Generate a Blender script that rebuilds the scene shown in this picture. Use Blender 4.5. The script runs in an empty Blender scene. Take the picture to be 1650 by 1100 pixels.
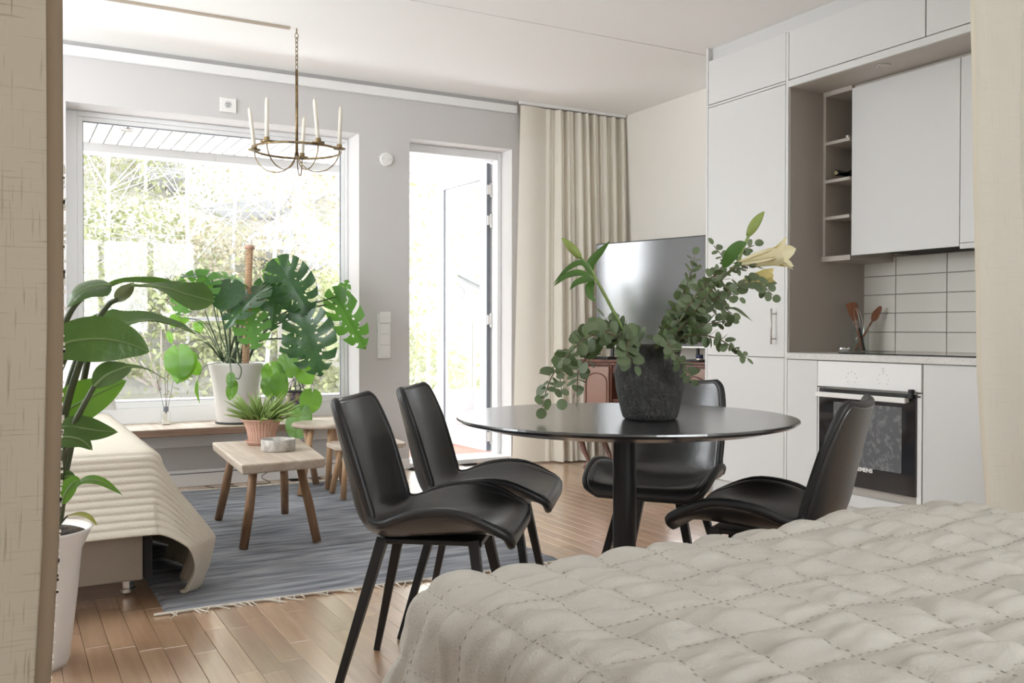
import bpy, math, random
import numpy as np
from mathutils import Vector, Matrix
# ---------------------------------------------------------------- camera, world, light, exposure
scene = bpy.context.scene
COL = scene.collection
FPX = 1489.6                                   # focal length in pixels of the 1650 x 1100 frame
YAW, PITCH, ROLL = math.radians(28.894), math.radians(-0.691), math.radians(0.102)
EYE = np.array([0.0, 0.0, 1.0])
def _axes():
    cy, sy = math.cos(YAW), math.sin(YAW)
    f = np.array([sy, cy, 0.]); r = np.array([cy, -sy, 0.]); u = np.array([0, 0, 1.])
    f2 = f*math.cos(PITCH)+u*math.sin(PITCH); u2 = u*math.cos(PITCH)-f*math.sin(PITCH)
    return r*math.cos(ROLL)+u2*math.sin(ROLL), u2*math.cos(ROLL)-r*math.sin(ROLL), f2
AR, AU, AF = _axes()
cam = bpy.data.cameras.new('camera'); camo = bpy.data.objects.new('camera', cam); COL.objects.link(camo)
cam.sensor_width = 36.0; cam.lens = FPX/1650*36.0; cam.clip_start = .05; cam.clip_end = 300
camo.matrix_world = Matrix(((AR[0], AU[0], -AF[0], EYE[0]), (AR[1], AU[1], -AF[1], EYE[1]), (AR[2], AU[2], -AF[2], EYE[2]), (0, 0, 0, 1)))
scene.camera = camo
world = bpy.data.worlds.new('overcast_sky'); scene.world = world; world.use_nodes = True
bg = world.node_tree.nodes['Background']; bg.inputs[0].default_value = (.93, .97, 1.0, 1); bg.inputs[1].default_value = 1.0
sun = bpy.data.lights.new('sun', 'SUN'); sun.energy = .55; sun.angle = math.radians(8); sun.color = (1, .95, .86)
suno = bpy.data.objects.new('sun', sun); COL.objects.link(suno)
suno.rotation_euler = Vector((-.60, .50, -.66)).to_track_quat('-Z', 'Y').to_euler()
def portal(name, loc, sx, sz, toward):          # guides sky sampling through a window or door opening, adds no light of its own
    l = bpy.data.lights.new(name, 'AREA'); l.shape = 'RECTANGLE'; l.size = sx; l.size_y = sz; l.cycles.is_portal = True
    o = bpy.data.objects.new(name, l); COL.objects.link(o); o.location = loc
    o.rotation_euler = Vector(toward).to_track_quat('-Z', 'Z').to_euler()
scene.view_settings.view_transform = 'Standard'; scene.view_settings.look = 'None'
scene.view_settings.exposure = 3.45; scene.view_settings.gamma = 1.0; scene.view_settings.use_curve_mapping = False
scene.cycles.max_bounces = 12; scene.cycles.diffuse_bounces = 6; scene.cycles.glossy_bounces = 4
scene.cycles.transparent_max_bounces = 16; scene.cycles.sample_clamp_indirect = 8.0
# ---------------------------------------------------------------- room measures (metres)
CEIL = 2.737; YW = 6.19; XR = 4.43; XL = -1.3; YB = -1.6; XK = 3.81; YT = 4.43

# ---------------------------------------------------------------- helpers
def ray(x, y): return AR*((x-825)/FPX)-AU*((y-550)/FPX)+AF
def at(x, y, d): return EYE+ray(x, y)*d
def onX(x, y, c): d = ray(x, y); return EYE+d*(c/d[0])
def onY(x, y, c): d = ray(x, y); return EYE+d*(c/d[1])
def onZ(x, y, c): d = ray(x, y); return EYE+d*((c-EYE[2])/d[2])
V = lambda *a: np.array(a, float)
def unit(v): v = np.asarray(v, float); return v/max(1e-9, np.linalg.norm(v))
ORG = {}
def tag(o, label=None, cat=None, group=None, kind=None):
    if label: o['label'] = label
    if cat: o['category'] = cat
    if group: o['group'] = group
    if kind: o['kind'] = kind
    return o
def thing(name, label, cat, loc=(0, 0, 0), rotz=0, group=None, kind=None):
    o = bpy.data.objects.new(name, None); COL.objects.link(o); o.location = loc; o.rotation_euler = (0, 0, rotz)
    o.empty_display_size = .05; ORG[o.name] = np.array(loc, float)
    return tag(o, label, cat, group, kind)
class MB:
    def __init__(s): s.v = []; s.f = []
    def add(s, vs, fs):
        n = len(s.v); s.v += [tuple(map(float, p)) for p in vs]; s.f += [tuple(i+n for i in f) for f in fs]; return s
    def box(s, a, b, taper=None):
        x0, y0, z0 = np.minimum(a, b); x1, y1, z1 = np.maximum(a, b)
        return s.add([(x0,y0,z0),(x1,y0,z0),(x1,y1,z0),(x0,y1,z0),(x0,y0,z1),(x1,y0,z1),(x1,y1,z1),(x0,y1,z1)],
                     [(0,3,2,1),(4,5,6,7),(0,1,5,4),(1,2,6,5),(2,3,7,6),(3,0,4,7)])
    def tube(s, pts, rad, n=8, cap=True, square=False, up=None):
        pts = [np.asarray(p, float) for p in pts]; k = len(pts)
        rad = rad if hasattr(rad, '__len__') else [rad]*k
        ref = None; vs = []; fs = []
        for i in range(k):
            t = unit(pts[min(i+1, k-1)]-pts[max(i-1, 0)])
            if ref is None:
                ref = V(0, 0, 1) if up is None else np.asarray(up, float)
                if abs(t@ref) > .95: ref = V(1, 0, 0)
            a = unit(ref-t*(t@ref)); ref = a; b = np.cross(t, a)
            for j in range(n):
                q = 2*math.pi*(j+(.5 if square else 0))/n
                vs.append(pts[i]+rad[i]*(math.cos(q)*a+math.sin(q)*b))
        for i in range(k-1):
            for j in range(n): fs.append((i*n+j, i*n+(j+1) % n, (i+1)*n+(j+1) % n, (i+1)*n+j))
        if cap: fs.append(tuple(range(n-1, -1, -1))); fs.append(tuple((k-1)*n+j for j in range(n)))
        return s.add(vs, fs)
    def lathe(s, prof, n=32, c=(0, 0, 0), wob=None, cap=True):
        vs = []; fs = []; k = len(prof)
        for i, (r, z) in enumerate(prof):
            for j in range(n):
                q = 2*math.pi*j/n; rr = r*(1+(wob(q, z) if wob else 0))
                vs.append((c[0]+rr*math.cos(q), c[1]+rr*math.sin(q), c[2]+z))
        for i in range(k-1):
            for j in range(n): fs.append((i*n+j, i*n+(j+1) % n, (i+1)*n+(j+1) % n, (i+1)*n+j))
        if cap: fs.append(tuple(range(n-1, -1, -1))); fs.append(tuple((k-1)*n+j for j in range(n)))
        return s.add(vs, fs)
    def grid(s, P):                                   # P: array (a, b, 3)
        a, b = P.shape[:2]; vs = P.reshape(-1, 3).tolist()
        fs = [(i*b+j, i*b+j+1, (i+1)*b+j+1, (i+1)*b+j) for i in range(a-1) for j in range(b-1)]
        return s.add(vs, fs)
    def poly(s, pts2, z0, z1, frame=None):            # prism from a 2-D outline (frame: origin, ax, ay, an)
        o, ax, ay, an = frame if frame else (V(0,0,0), V(1,0,0), V(0,1,0), V(0,0,1))
        n = len(pts2); vs = [o+ax*p[0]+ay*p[1]+an*z0 for p in pts2]+[o+ax*p[0]+ay*p[1]+an*z1 for p in pts2]
        return s.add(vs, [tuple(range(n-1, -1, -1)), tuple(range(n, 2*n))]+[(i, (i+1) % n, n+(i+1) % n, n+i) for i in range(n)])
    def build(s, name, mat=None, parent=None, smooth=False, bevel=0, solid=0, sub=0, local=False, label=None, kind=None, off=0.0):
        org = V(0, 0, 0)
        if parent is not None and not local: org = ORG[parent.name]
        me = bpy.data.meshes.new(name); vv = (np.array(s.v)-org) if len(s.v) else np.zeros((0, 3))
        me.from_pydata(vv.tolist(), [], s.f); me.update()
        o = bpy.data.objects.new(name, me); COL.objects.link(o); ORG[o.name] = org
        if mat: me.materials.append(mat)
        if parent is not None: o.parent = parent
        if smooth: me.shade_smooth()
        finish(o, bevel, solid, sub, smooth, off)
        return tag(o, label, kind=kind)
def finish(o, bevel=0, solid=0, sub=0, smooth=False, off=0.0):
    if solid: m = o.modifiers.new('solid', 'SOLIDIFY'); m.thickness = solid; m.offset = off
    if bevel: m = o.modifiers.new('bevel', 'BEVEL'); m.width = bevel; m.segments = 2; m.limit_method = 'ANGLE'; m.angle_limit = math.radians(40)
    if sub: m = o.modifiers.new('sub', 'SUBSURF'); m.levels = sub; m.render_levels = sub
def box(name, a, b, mat, parent=None, bevel=0, local=False, label=None):
    return MB().box(a, b).build(name, mat, parent, bevel=bevel, local=local, label=label)
def clone(o, name, parent=None, loc=None):
    c = o.copy(); c.name = name; COL.objects.link(c); c.parent = parent
    if loc is not None: c.location = loc
    return c
def crom(pts, n=8):                                   # Catmull-Rom through points
    P = np.array(pts, float); P = np.vstack([2*P[0]-P[1], P, 2*P[-1]-P[-2]]); out = []
    for i in range(1, len(P)-2):
        for k in range(n):
            t = k/n; a, b, c, d = P[i-1], P[i], P[i+1], P[i+2]
            out.append(.5*((2*b)+(-a+c)*t+(2*a-5*b+4*c-d)*t*t+(-a+3*b-3*c+d)*t**3))
    out.append(P[-2]); return np.array(out)
def vnoise(x, y, seed=0):                              # smooth value noise, numpy arrays
    xi = np.floor(x).astype(np.int64); yi = np.floor(y).astype(np.int64); fx = x-xi; fy = y-yi
    fx = fx*fx*(3-2*fx); fy = fy*fy*(3-2*fy)
    def h(a, b):
        n = (a*374761393+b*668265263+seed*974711) & 0x7fffffff; n = ((n ^ (n >> 13))*1274126177) & 0x7fffffff
        return (n & 0xffff)/65535.0
    return (h(xi, yi)*(1-fx)+h(xi+1, yi)*fx)*(1-fy)+(h(xi, yi+1)*(1-fx)+h(xi+1, yi+1)*fx)*fy
# ---------------------------------------------------------------- materials (all procedural)
def ramp(nt, fac, stops):
    r = nt.nodes.new('ShaderNodeValToRGB'); e = r.color_ramp.elements
    while len(e) < len(stops): e.new(.5)
    for k, (p, c) in enumerate(stops): e[k].position = p; e[k].color = (*c, 1)
    nt.links.new(fac, r.inputs[0]); return r.outputs[0]
def tex(nt, kind, scale, stretch=(1, 1, 1), coord='Object', detail=4, **kw):
    tc = nt.nodes.new('ShaderNodeTexCoord'); mp = nt.nodes.new('ShaderNodeMapping'); mp.inputs['Scale'].default_value = stretch
    nt.links.new(tc.outputs[coord], mp.inputs[0])
    t = nt.nodes.new('ShaderNodeTex'+kind); t.inputs['Scale'].default_value = scale
    if 'Detail' in t.inputs: t.inputs['Detail'].default_value = detail
    for k, v in kw.items(): t.inputs[k].default_value = v
    nt.links.new(mp.outputs[0], t.inputs['Vector']); return t
def mat(name, col, rough=.5, metal=0, var=None, bump=None, spec=.5, coat=0, cior=1.5, transl=0, sheen=0, trans=0, emit=0, tcol=None):
    """var: (scale, colour2, stretch, lo, hi)   bump: (scale, strength, stretch)"""
    m = bpy.data.materials.new(name); m.use_nodes = True; nt = m.node_tree; b = nt.nodes['Principled BSDF']; out = nt.nodes['Material Output']
    b.inputs['Base Color'].default_value = (*col, 1); b.inputs['Roughness'].default_value = rough; b.inputs['Metallic'].default_value = metal
    b.inputs['Specular IOR Level'].default_value = spec; b.inputs['Coat Weight'].default_value = coat; b.inputs['Coat Roughness'].default_value = .15; b.inputs['Coat IOR'].default_value = cior
    b.inputs['Sheen Weight'].default_value = sheen; b.inputs['Transmission Weight'].default_value = trans
    csock = None
    if var:
        sc, c2, st, lo, hi = var
        t = tex(nt, 'Noise', sc, st); csock = ramp(nt, t.outputs['Fac'], [(lo, col), (hi, c2)]); nt.links.new(csock, b.inputs['Base Color'])
    if bump:
        sc, stg, st = bump
        t = tex(nt, 'Noise', sc, st); bn = nt.nodes.new('ShaderNodeBump'); bn.inputs['Strength'].default_value = stg; bn.inputs['Distance'].default_value = .01
        nt.links.new(t.outputs['Fac'], bn.inputs['Height']); nt.links.new(bn.outputs[0], b.inputs['Normal'])
    if transl:
        tr = nt.nodes.new('ShaderNodeBsdfTranslucent'); mx = nt.nodes.new('ShaderNodeMixShader'); mx.inputs[0].default_value = transl
        tr.inputs[0].default_value = (*(tcol or col), 1)
        if csock is not None and tcol is None: nt.links.new(csock, tr.inputs[0])
        nt.links.new(b.outputs[0], mx.inputs[1]); nt.links.new(tr.outputs[0], mx.inputs[2]); nt.links.new(mx.outputs[0], out.inputs[0])
    if emit: b.inputs['Emission Color'].default_value = (*col, 1); b.inputs['Emission Strength'].default_value = emit
    return m
def glass_mat(name, tint=(1, 1, 1), refl=1.0):
    m = bpy.data.materials.new(name); m.use_nodes = True; nt = m.node_tree; nt.nodes.clear()
    out = nt.nodes.new('ShaderNodeOutputMaterial'); t = nt.nodes.new('ShaderNodeBsdfTransparent'); g = nt.nodes.new('ShaderNodeBsdfGlossy')
    t.inputs[0].default_value = (*tint, 1); g.inputs['Roughness'].default_value = .02
    f = nt.nodes.new('ShaderNodeLayerWeight'); pw = nt.nodes.new('ShaderNodeMath'); pw.operation = 'POWER'; pw.inputs[1].default_value = 5; nt.links.new(f.outputs['Facing'], pw.inputs[0]); mu = nt.nodes.new('ShaderNodeMath'); mu.operation = 'MULTIPLY_ADD'; mu.inputs[1].default_value = .8*refl; mu.inputs[2].default_value = .04*refl
    mx = nt.nodes.new('ShaderNodeMixShader'); nt.links.new(pw.outputs[0], mu.inputs[0]); nt.links.new(mu.outputs[0], mx.inputs[0])
    nt.links.new(t.outputs[0], mx.inputs[1]); nt.links.new(g.outputs[0], mx.inputs[2]); nt.links.new(mx.outputs[0], out.inputs[0]); return m
def wood(name, c1, c2, axis=1, rough=.45, coat=0, scale=14, rand=.0, spec=.5, bump=.06, cior=1.5):
    m = bpy.data.materials.new(name); m.use_nodes = True; nt = m.node_tree; b = nt.nodes['Principled BSDF']
    st = [1, 1, 1]; st[axis] = .07
    tc = nt.nodes.new('ShaderNodeTexCoord'); oi = nt.nodes.new('ShaderNodeObjectInfo'); cb = nt.nodes.new('ShaderNodeCombineXYZ')
    mu = nt.nodes.new('ShaderNodeMath'); mu.operation = 'MULTIPLY'; mu.inputs[1].default_value = 37.0; nt.links.new(oi.outputs['Random'], mu.inputs[0])
    for k in range(3): nt.links.new(mu.outputs[0], cb.inputs[k])
    ad = nt.nodes.new('ShaderNodeVectorMath'); nt.links.new(tc.outputs['Object'], ad.inputs[0]); nt.links.new(cb.outputs[0], ad.inputs[1])
    mp = nt.nodes.new('ShaderNodeMapping'); mp.inputs['Scale'].default_value = st; nt.links.new(ad.outputs[0], mp.inputs[0])
    n1 = nt.nodes.new('ShaderNodeTexNoise'); n1.inputs['Scale'].default_value = scale; n1.inputs['Detail'].default_value = 6; n1.inputs['Distortion'].default_value = 1.6
    n2 = nt.nodes.new('ShaderNodeTexNoise'); n2.inputs['Scale'].default_value = scale*8; n2.inputs['Detail'].default_value = 3
    nt.links.new(mp.outputs[0], n1.inputs['Vector']); nt.links.new(mp.outputs[0], n2.inputs['Vector'])
    a1 = nt.nodes.new('ShaderNodeMath'); a1.operation = 'MULTIPLY_ADD'; a1.inputs[1].default_value = .35; nt.links.new(n2.outputs['Fac'], a1.inputs[0])
    s1 = nt.nodes.new('ShaderNodeMath'); s1.operation = 'MULTIPLY'; s1.inputs[1].default_value = .65; nt.links.new(n1.outputs['Fac'], s1.inputs[0]); nt.links.new(s1.outputs[0], a1.inputs[2])
    c = ramp(nt, a1.outputs[0], [(.36, c1), (.62, c2)])
    if rand:
        hs = nt.nodes.new('ShaderNodeHueSaturation'); mr = nt.nodes.new('ShaderNodeMapRange'); mr.inputs['To Min'].default_value = 1-rand; mr.inputs['To Max'].default_value = 1+rand
        nt.links.new(oi.outputs['Random'], mr.inputs[0]); nt.links.new(mr.outputs[0], hs.inputs['Value']); nt.links.new(c, hs.inputs['Color']); c = hs.outputs[0]
    nt.links.new(c, b.inputs['Base Color']); b.inputs['Roughness'].default_value = rough; b.inputs['Coat Weight'].default_value = coat; b.inputs['Coat Roughness'].default_value = .19; b.inputs['Coat IOR'].default_value = cior
    b.inputs['Specular IOR Level'].default_value = spec
    bn = nt.nodes.new('ShaderNodeBump'); bn.inputs['Strength'].default_value = bump; bn.inputs['Distance'].default_value = .004
    nt.links.new(a1.outputs[0], bn.inputs['Height']); nt.links.new(bn.outputs[0], b.inputs['Normal']); return m
def linen(name, col, col2, transl=.35, sc=90):
    """woven linen with thicker yarns running both ways (generated from the cloth's UV)"""
    m = bpy.data.materials.new(name); m.use_nodes = True; nt = m.node_tree; b = nt.nodes['Principled BSDF']; out = nt.nodes['Material Output']
    a = tex(nt, 'Noise', sc, (1, .035, 1), 'UV', 3); c = tex(nt, 'Noise', sc, (.035, 1, 1), 'UV', 3)
    mx = nt.nodes.new('ShaderNodeMath'); mx.operation = 'MAXIMUM'; nt.links.new(a.outputs['Fac'], mx.inputs[0]); nt.links.new(c.outputs['Fac'], mx.inputs[1])
    cs = ramp(nt, mx.outputs[0], [(.60, col), (.74, col2)]); nt.links.new(cs, b.inputs['Base Color']); b.inputs['Roughness'].default_value = .9; b.inputs['Specular IOR Level'].default_value = .15
    bn = nt.nodes.new('ShaderNodeBump'); bn.inputs['Strength'].default_value = .25; bn.inputs['Distance'].default_value = .003
    nt.links.new(mx.outputs[0], bn.inputs['Height']); nt.links.new(bn.outputs[0], b.inputs['Normal'])
    tr = nt.nodes.new('ShaderNodeBsdfTranslucent'); nt.links.new(cs, tr.inputs[0]); ms = nt.nodes.new('ShaderNodeMixShader'); ms.inputs[0].default_value = transl
    nt.links.new(b.outputs[0], ms.inputs[1]); nt.links.new(tr.outputs[0], ms.inputs[2]); nt.links.new(ms.outputs[0], out.inputs[0]); return m
M = dict(
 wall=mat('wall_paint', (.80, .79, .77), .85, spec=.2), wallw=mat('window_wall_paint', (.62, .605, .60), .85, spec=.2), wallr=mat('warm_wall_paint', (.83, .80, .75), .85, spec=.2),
 ceil=mat('ceiling_paint', (.94, .935, .925), .9, spec=.2), gap=mat('shadow_gap', (.16, .14, .12), .9),
 white=mat('white_lacquer', (.86, .86, .86), .35), frame=mat('window_frame_white', (.82, .825, .83), .35), pvc=mat('white_plastic', (.84, .83, .81), .4),
 seal=mat('grey_gasket', (.16, .17, .20), .5), cab=mat('cabinet_lacquer', (.70, .70, .695), .32), cabin=mat('cabinet_carcass', (.47, .435, .39), .5),
 steel=mat('brushed_steel', (.62, .60, .57), .32, 1), chrome=mat('chrome', (.8, .8, .8), .12, 1), black=mat('black_plastic', (.02, .02, .022), .35),
 leather=mat('black_leather', (.013, .0125, .013), .34, bump=(160, .08, (1, 1, 1)), spec=.9, coat=.12, var=(3, (.021, .019, .018), (1, 1, 1), .4, .7)),
 blackmetal=mat('black_metal', (.018, .017, .017), .38, .3), piping=mat('leather_piping', (.012, .012, .013), .45),
 tabletop=wood('black_stained_ash', (.010, .010, .012), (.030, .030, .033), 0, .26, .7, 16, spec=.7, bump=.3, cior=1.9),
 glass=glass_mat('clear_glass'), brass=mat('aged_brass', (.30, .22, .11), .38, .9, var=(30, (.16, .11, .06), (1, 1, 1), .4, .6)),
 wax=mat('ivory_wax', (.84, .80, .71), .55, transl=.15), wick=mat('candle_wick', (.75, .7, .62), .9),
 soil=mat('potting_soil', (.035, .025, .02), .95, var=(60, (.09, .065, .045), (1, 1, 1), .4, .7), bump=(90, 1., (1, 1, 1))),
 potw=mat('white_glazed_pot', (.70, .665, .63), .35), terr=mat('terracotta', (.47, .27, .20), .75, var=(12, (.56, .36, .28), (1, 1, 1), .35, .7)),
 stone=mat('grey_concrete', (.36, .34, .31), .75, var=(45, (.60, .57, .52), (1, 1, .6), .35, .7), bump=(120, .4, (1, 1, 1))),
 rawclay=mat('charcoal_clay', (.030, .029, .028), .6, var=(70, (.09, .087, .084), (1, 1, .5), .48, .8), bump=(150, 1., (1, 1, .6))),
 pole=mat('coir_pole', (.42, .25, .14), .9, var=(60, (.58, .38, .23), (1, 1, 3), .4, .65), bump=(60, .8, (1, 1, 2))),
 birchwood=wood('weathered_board', (.62, .54, .45), (.45, .36, .28), 1, .5, 0, 9), legwood=wood('round_pine_leg', (.40, .235, .135), (.22, .12, .065), 2, .5, 0, 9), legpale=wood('pale_pine_leg', (.55, .36, .21), (.38, .22, .12), 2, .5, 0, 9),
 sillwood=wood('rough_sill_board', (.34, .22, .15), (.20, .12, .08), 0, .5, 0, 8), mahog=wood('mahogany', (.15, .05, .03), (.08, .025, .015), 2, .2, .8, 8),
 oak=wood('oak_parquet', (.56, .355, .215), (.41, .235, .13), 1, .36, 1.0, 7, rand=.16, spec=.6, cior=3.0),
 rug=mat('grey_wool_rug', (.15, .157, .18), .95, var=(26, (.37, .38, .41), (.14, 1, 1), .32, .66), bump=(90, 1., (.25, 1, 1)), spec=.05),
 fringe=mat('cotton_fringe', (.68, .63, .55), .9), throw=mat('ribbed_cream_throw', (.74, .68, .58), .92, bump=(120, .25, (1, 1, 1)), spec=.08, transl=.1),
 bedbase=mat('taupe_bed_skirt', (.34, .285, .23), .9, bump=(150, .3, (1, 1, 1)), spec=.1), quilt=mat('oatmeal_linen_quilt', (.49, .465, .42), .92, var=(5, (.55, .525, .475), (1, 1, 1), .35, .65), bump=(220, .3, (1, 1, 1)), spec=.08),
 thread=mat('quilt_thread', (.38, .355, .305), .9), mattress=mat('mattress_ticking', (.75, .73, .70), .9), cushion=mat('pale_linen_cushion', (.72, .70, .67), .9, bump=(150, .3, (1, 1, 1))),
 ovenglass=mat('oven_black_glass', (.012, .012, .014), .06, spec=.8), ovenin=mat('oven_window_pane', (.12, .125, .135), .18, spec=.8, var=(35, (.19, .195, .205), (1, 1, 1), .5, .62)),
 tile=mat('glazed_wall_tile', (.70, .675, .61), .16), grout=mat('tile_grout', (.33, .31, .28), .9), worktop=mat('stone_worktop', (.68, .665, .65), .35, var=(80, (.60, .59, .57), (1, 1, 1), .5, .6)),
 hob=mat('black_hob_glass', (.006, .006, .007), .10, spec=.6), tv=mat('tv_screen', (.012, .012, .015), .12, spec=.9, coat=1.0, cior=2.0), utens=wood('utensil_cherry', (.30, .12, .06), (.20, .075, .04), 2, .45),
 lilac=mat('lantern_glass', (.16, .08, .22), .2, var=(22, (.6, .5, .35), (1, 1, 1), .45, .6)), label=mat('bottle_label', (.7, .68, .62), .8), card=mat('dial_print', (.60, .60, .60), .6),
 oiled=mat('diffuser_oil', (.85, .83, .76), .1), reed=mat('reed', (.10, .08, .06), .8), cable=mat('dark_cable', (.05, .045, .04), .5),
 leafS=mat('strelitzia_leaf', (.045, .090, .024), .30, var=(9, (.085, .150, .040), (1, 1, 1), .35, .7), transl=.26, tcol=(.14, .30, .045), bump=(60, .25, (1, .3, 1))), rib=mat('leaf_midrib', (.16, .24, .08), .5), stemS=mat('strelitzia_stem', (.06, .075, .035), .5),
 leafM=mat('monstera_leaf', (.020, .055, .026), .30, var=(8, (.040, .095, .035), (1, 1, 1), .35, .7), transl=.16, tcol=(.10, .30, .05)), leafMb=mat('backlit_monstera_leaf', (.055, .14, .035), .32, transl=.42, tcol=(.20, .50, .06)), stemM=mat('monstera_stem', (.07, .11, .05), .5),  # brighter leaf copy: its colour stands for light shining through
 leafP=mat('philodendron_leaf', (.09, .21, .03), .36, transl=.42, tcol=(.25, .52, .05)), leafA=mat('succulent_leaf', (.30, .42, .12), .5, transl=.25, tcol=(.4, .55, .12), var=(20, (.30, .42, .13), (1, 1, 1), .35, .7)),
 leafE=mat('eucalyptus_leaf', (.095, .135, .070), .5, var=(18, (.19, .23, .135), (1, 1, 1), .35, .7), transl=.18, tcol=(.22, .34, .09)), stemE=mat('eucalyptus_stem', (.13, .10, .055), .6),
 leafL=mat('lily_leaf', (.055, .125, .025), .38, transl=.25, tcol=(.16, .36, .05)), lilystem=mat('lily_stem', (.20, .28, .08), .5), petal=mat('lily_petal', (.80, .74, .50), .55, transl=.3, tcol=(.85, .78, .5)), bud=mat('lily_bud', (.30, .38, .10), .5, transl=.2),
 linenL=linen('linen_curtain_dark', (.45, .40, .315), (.27, .225, .155), .25, 200), linenR=linen('linen_curtain', (.68, .65, .57), (.62, .59, .51), .2, 240), sheer=linen('sheer_linen_curtain', (.97, .93, .84), (.93, .88, .78), .3, 200),
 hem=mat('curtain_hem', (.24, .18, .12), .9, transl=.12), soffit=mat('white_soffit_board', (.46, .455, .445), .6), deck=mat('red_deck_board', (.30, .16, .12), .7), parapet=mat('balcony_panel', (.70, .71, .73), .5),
 ground=mat('autumn_hillside', (.125, .125, .092), .95, var=(1.1, (.19, .182, .165), (1, 1, 1), .35, .65)), rock=mat('grey_outcrop', (.34, .34, .35), .9, var=(2, (.27, .27, .28), (1, 1, 1), .4, .7)),
 bark=mat('birch_bark', (.30, .29, .285), .8, var=(6, (.15, .14, .135), (1, 1, 3), .6, .72)), twig=mat('bare_twig', (.30, .26, .23), .9),
 fol1=mat('yellow_green_foliage', (.155, .165, .085), .7, transl=.35, tcol=(.21, .225, .10)), fol2=mat('pale_autumn_foliage', (.205, .185, .13), .7, transl=.35, tcol=(.255, .225, .145)), fol3=mat('green_foliage', (.09, .16, .055), .7, transl=.35, tcol=(.14, .24, .08)),
 house=mat('pale_house_board', (.20, .20, .205), .7), roof=mat('grey_roof', (.12, .12, .13), .8), dark=mat('painted_recess_shade', (.03, .027, .024), .9), bottleg=mat('dark_wine_glass', (.008, .010, .008), .08, spec=.8), foil=mat('wine_foil', (.5, .42, .22), .4, .6),
)
# ================================================================ THE SETTING
random.seed(4)
def struct(o, label=None): return tag(o, label, kind='structure')
# floor: slab with oak staves lying on it
floor = struct(box('floor', (XL, YB, -.12), (XR, YW+.31, -.012), M['gap']), 'warm oak parquet floor laid lengthwise towards the window')
SW, SL = .0725, .46
sm = MB().box((-SW/2+.0006, -SL/2+.0006, -.012), (SW/2-.0006, SL/2-.0006, 0)).build('stave', M['oak'], floor, bevel=.0009, local=True)
spots = []
for i in range(int((XR-XL)/SW)+1):
    x = XL+SW*(i+.5)
    if x > XR: continue
    o = random.random()*SL
    for k in range(20):
        y = YB-o+SL*(k+.5)
        if YB-.1 < y < YW+.05: spots.append((x, y))
def in_view(x, y):
    v = V(x, y, 0)-EYE; d = v@AF
    if d < .6: return None
    px, py = 825+FPX*(v@AR)/d, 550-FPX*(v@AU)/d
    if not (60 < px < 1640 and py < 1130): return None
    if .50 < x < 2.12 and 3.55 < y < 5.75: return None           # under the rug
    if x < .45 and y > 3.75: return None                          # under the daybed
    if x > 3.9: return None
    if px > 640+max(0, 1100-py)*.8 and py > 905: return None       # behind the bed
    if px < 100: return None
    return d
near = sorted([(in_view(x, y), x, y) for x, y in spots if in_view(x, y) is not None])[:285]
keep = {(x, y) for _, x, y in near}; rest = MB(); first = True
for x, y in spots:
    if (x, y) in keep:
        if first: sm.location = (x, y, 0); first = False
        else: clone(sm, 'stave', floor, (x, y, 0))
    else: rest.box((x-SW/2+.0006, y-SL/2+.0006, -.012), (x+SW/2-.0006, y+SL/2-.0006, 0))
rest.build('staves_beyond', M['oak'], floor, kind='stuff', local=True)
# ceiling: two plaster fields with an open joint
c = MB(); c.box((XL, YB, CEIL), (XR, 4.532, CEIL+.12)).box((XL, 4.544, CEIL), (XR, YW+.31, CEIL+.12)); ceiling = struct(c.build('ceiling', M['ceil']), 'white plaster ceiling with one straight joint')
box('joint', (XL, 4.53, CEIL+.02), (XR, 4.546, CEIL+.12), M['gap'], ceiling)
# window wall with the two openings
WX0, WX1, WZ0, WZ1 = .343, 2.192, .345, 2.375; DX0, DX1, DZ1 = 2.572, 3.413, 2.38; Y2 = YW+.31
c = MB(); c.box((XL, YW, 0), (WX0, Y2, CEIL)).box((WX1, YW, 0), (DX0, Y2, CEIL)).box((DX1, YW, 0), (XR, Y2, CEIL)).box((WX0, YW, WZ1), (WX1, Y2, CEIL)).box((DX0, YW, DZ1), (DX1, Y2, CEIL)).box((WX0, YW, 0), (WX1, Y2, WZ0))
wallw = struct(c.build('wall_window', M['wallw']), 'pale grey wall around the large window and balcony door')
t = struct(box('trim_1', (XL, YW-.035, 2.648), (3.44, YW, 2.708), M['white'], bevel=.004), 'white cornice board running above the window')
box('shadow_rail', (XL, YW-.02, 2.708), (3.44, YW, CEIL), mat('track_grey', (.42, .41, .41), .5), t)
t = struct(box('trim_2', (WX0-.9, YW-.06, .256), (WX1, YW, WZ0-.012), M['white'], bevel=.004), 'white ledge under the window board')
t = struct(box('trim_3', (WX0-.9, YW-.055, 0), (WX1, YW, .106), M['white'], bevel=.004), 'white skirting ledge below the window')
box('shadow_groove', (WX0-.9, YW-.056, .082), (WX1, YW-.054, .088), M['seal'], t)
struct(box('baseboard_middle', (WX1, YW-.015, 0), (DX0, YW, .075), M['white'], bevel=.003), 'low white baseboard between window and door')
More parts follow.
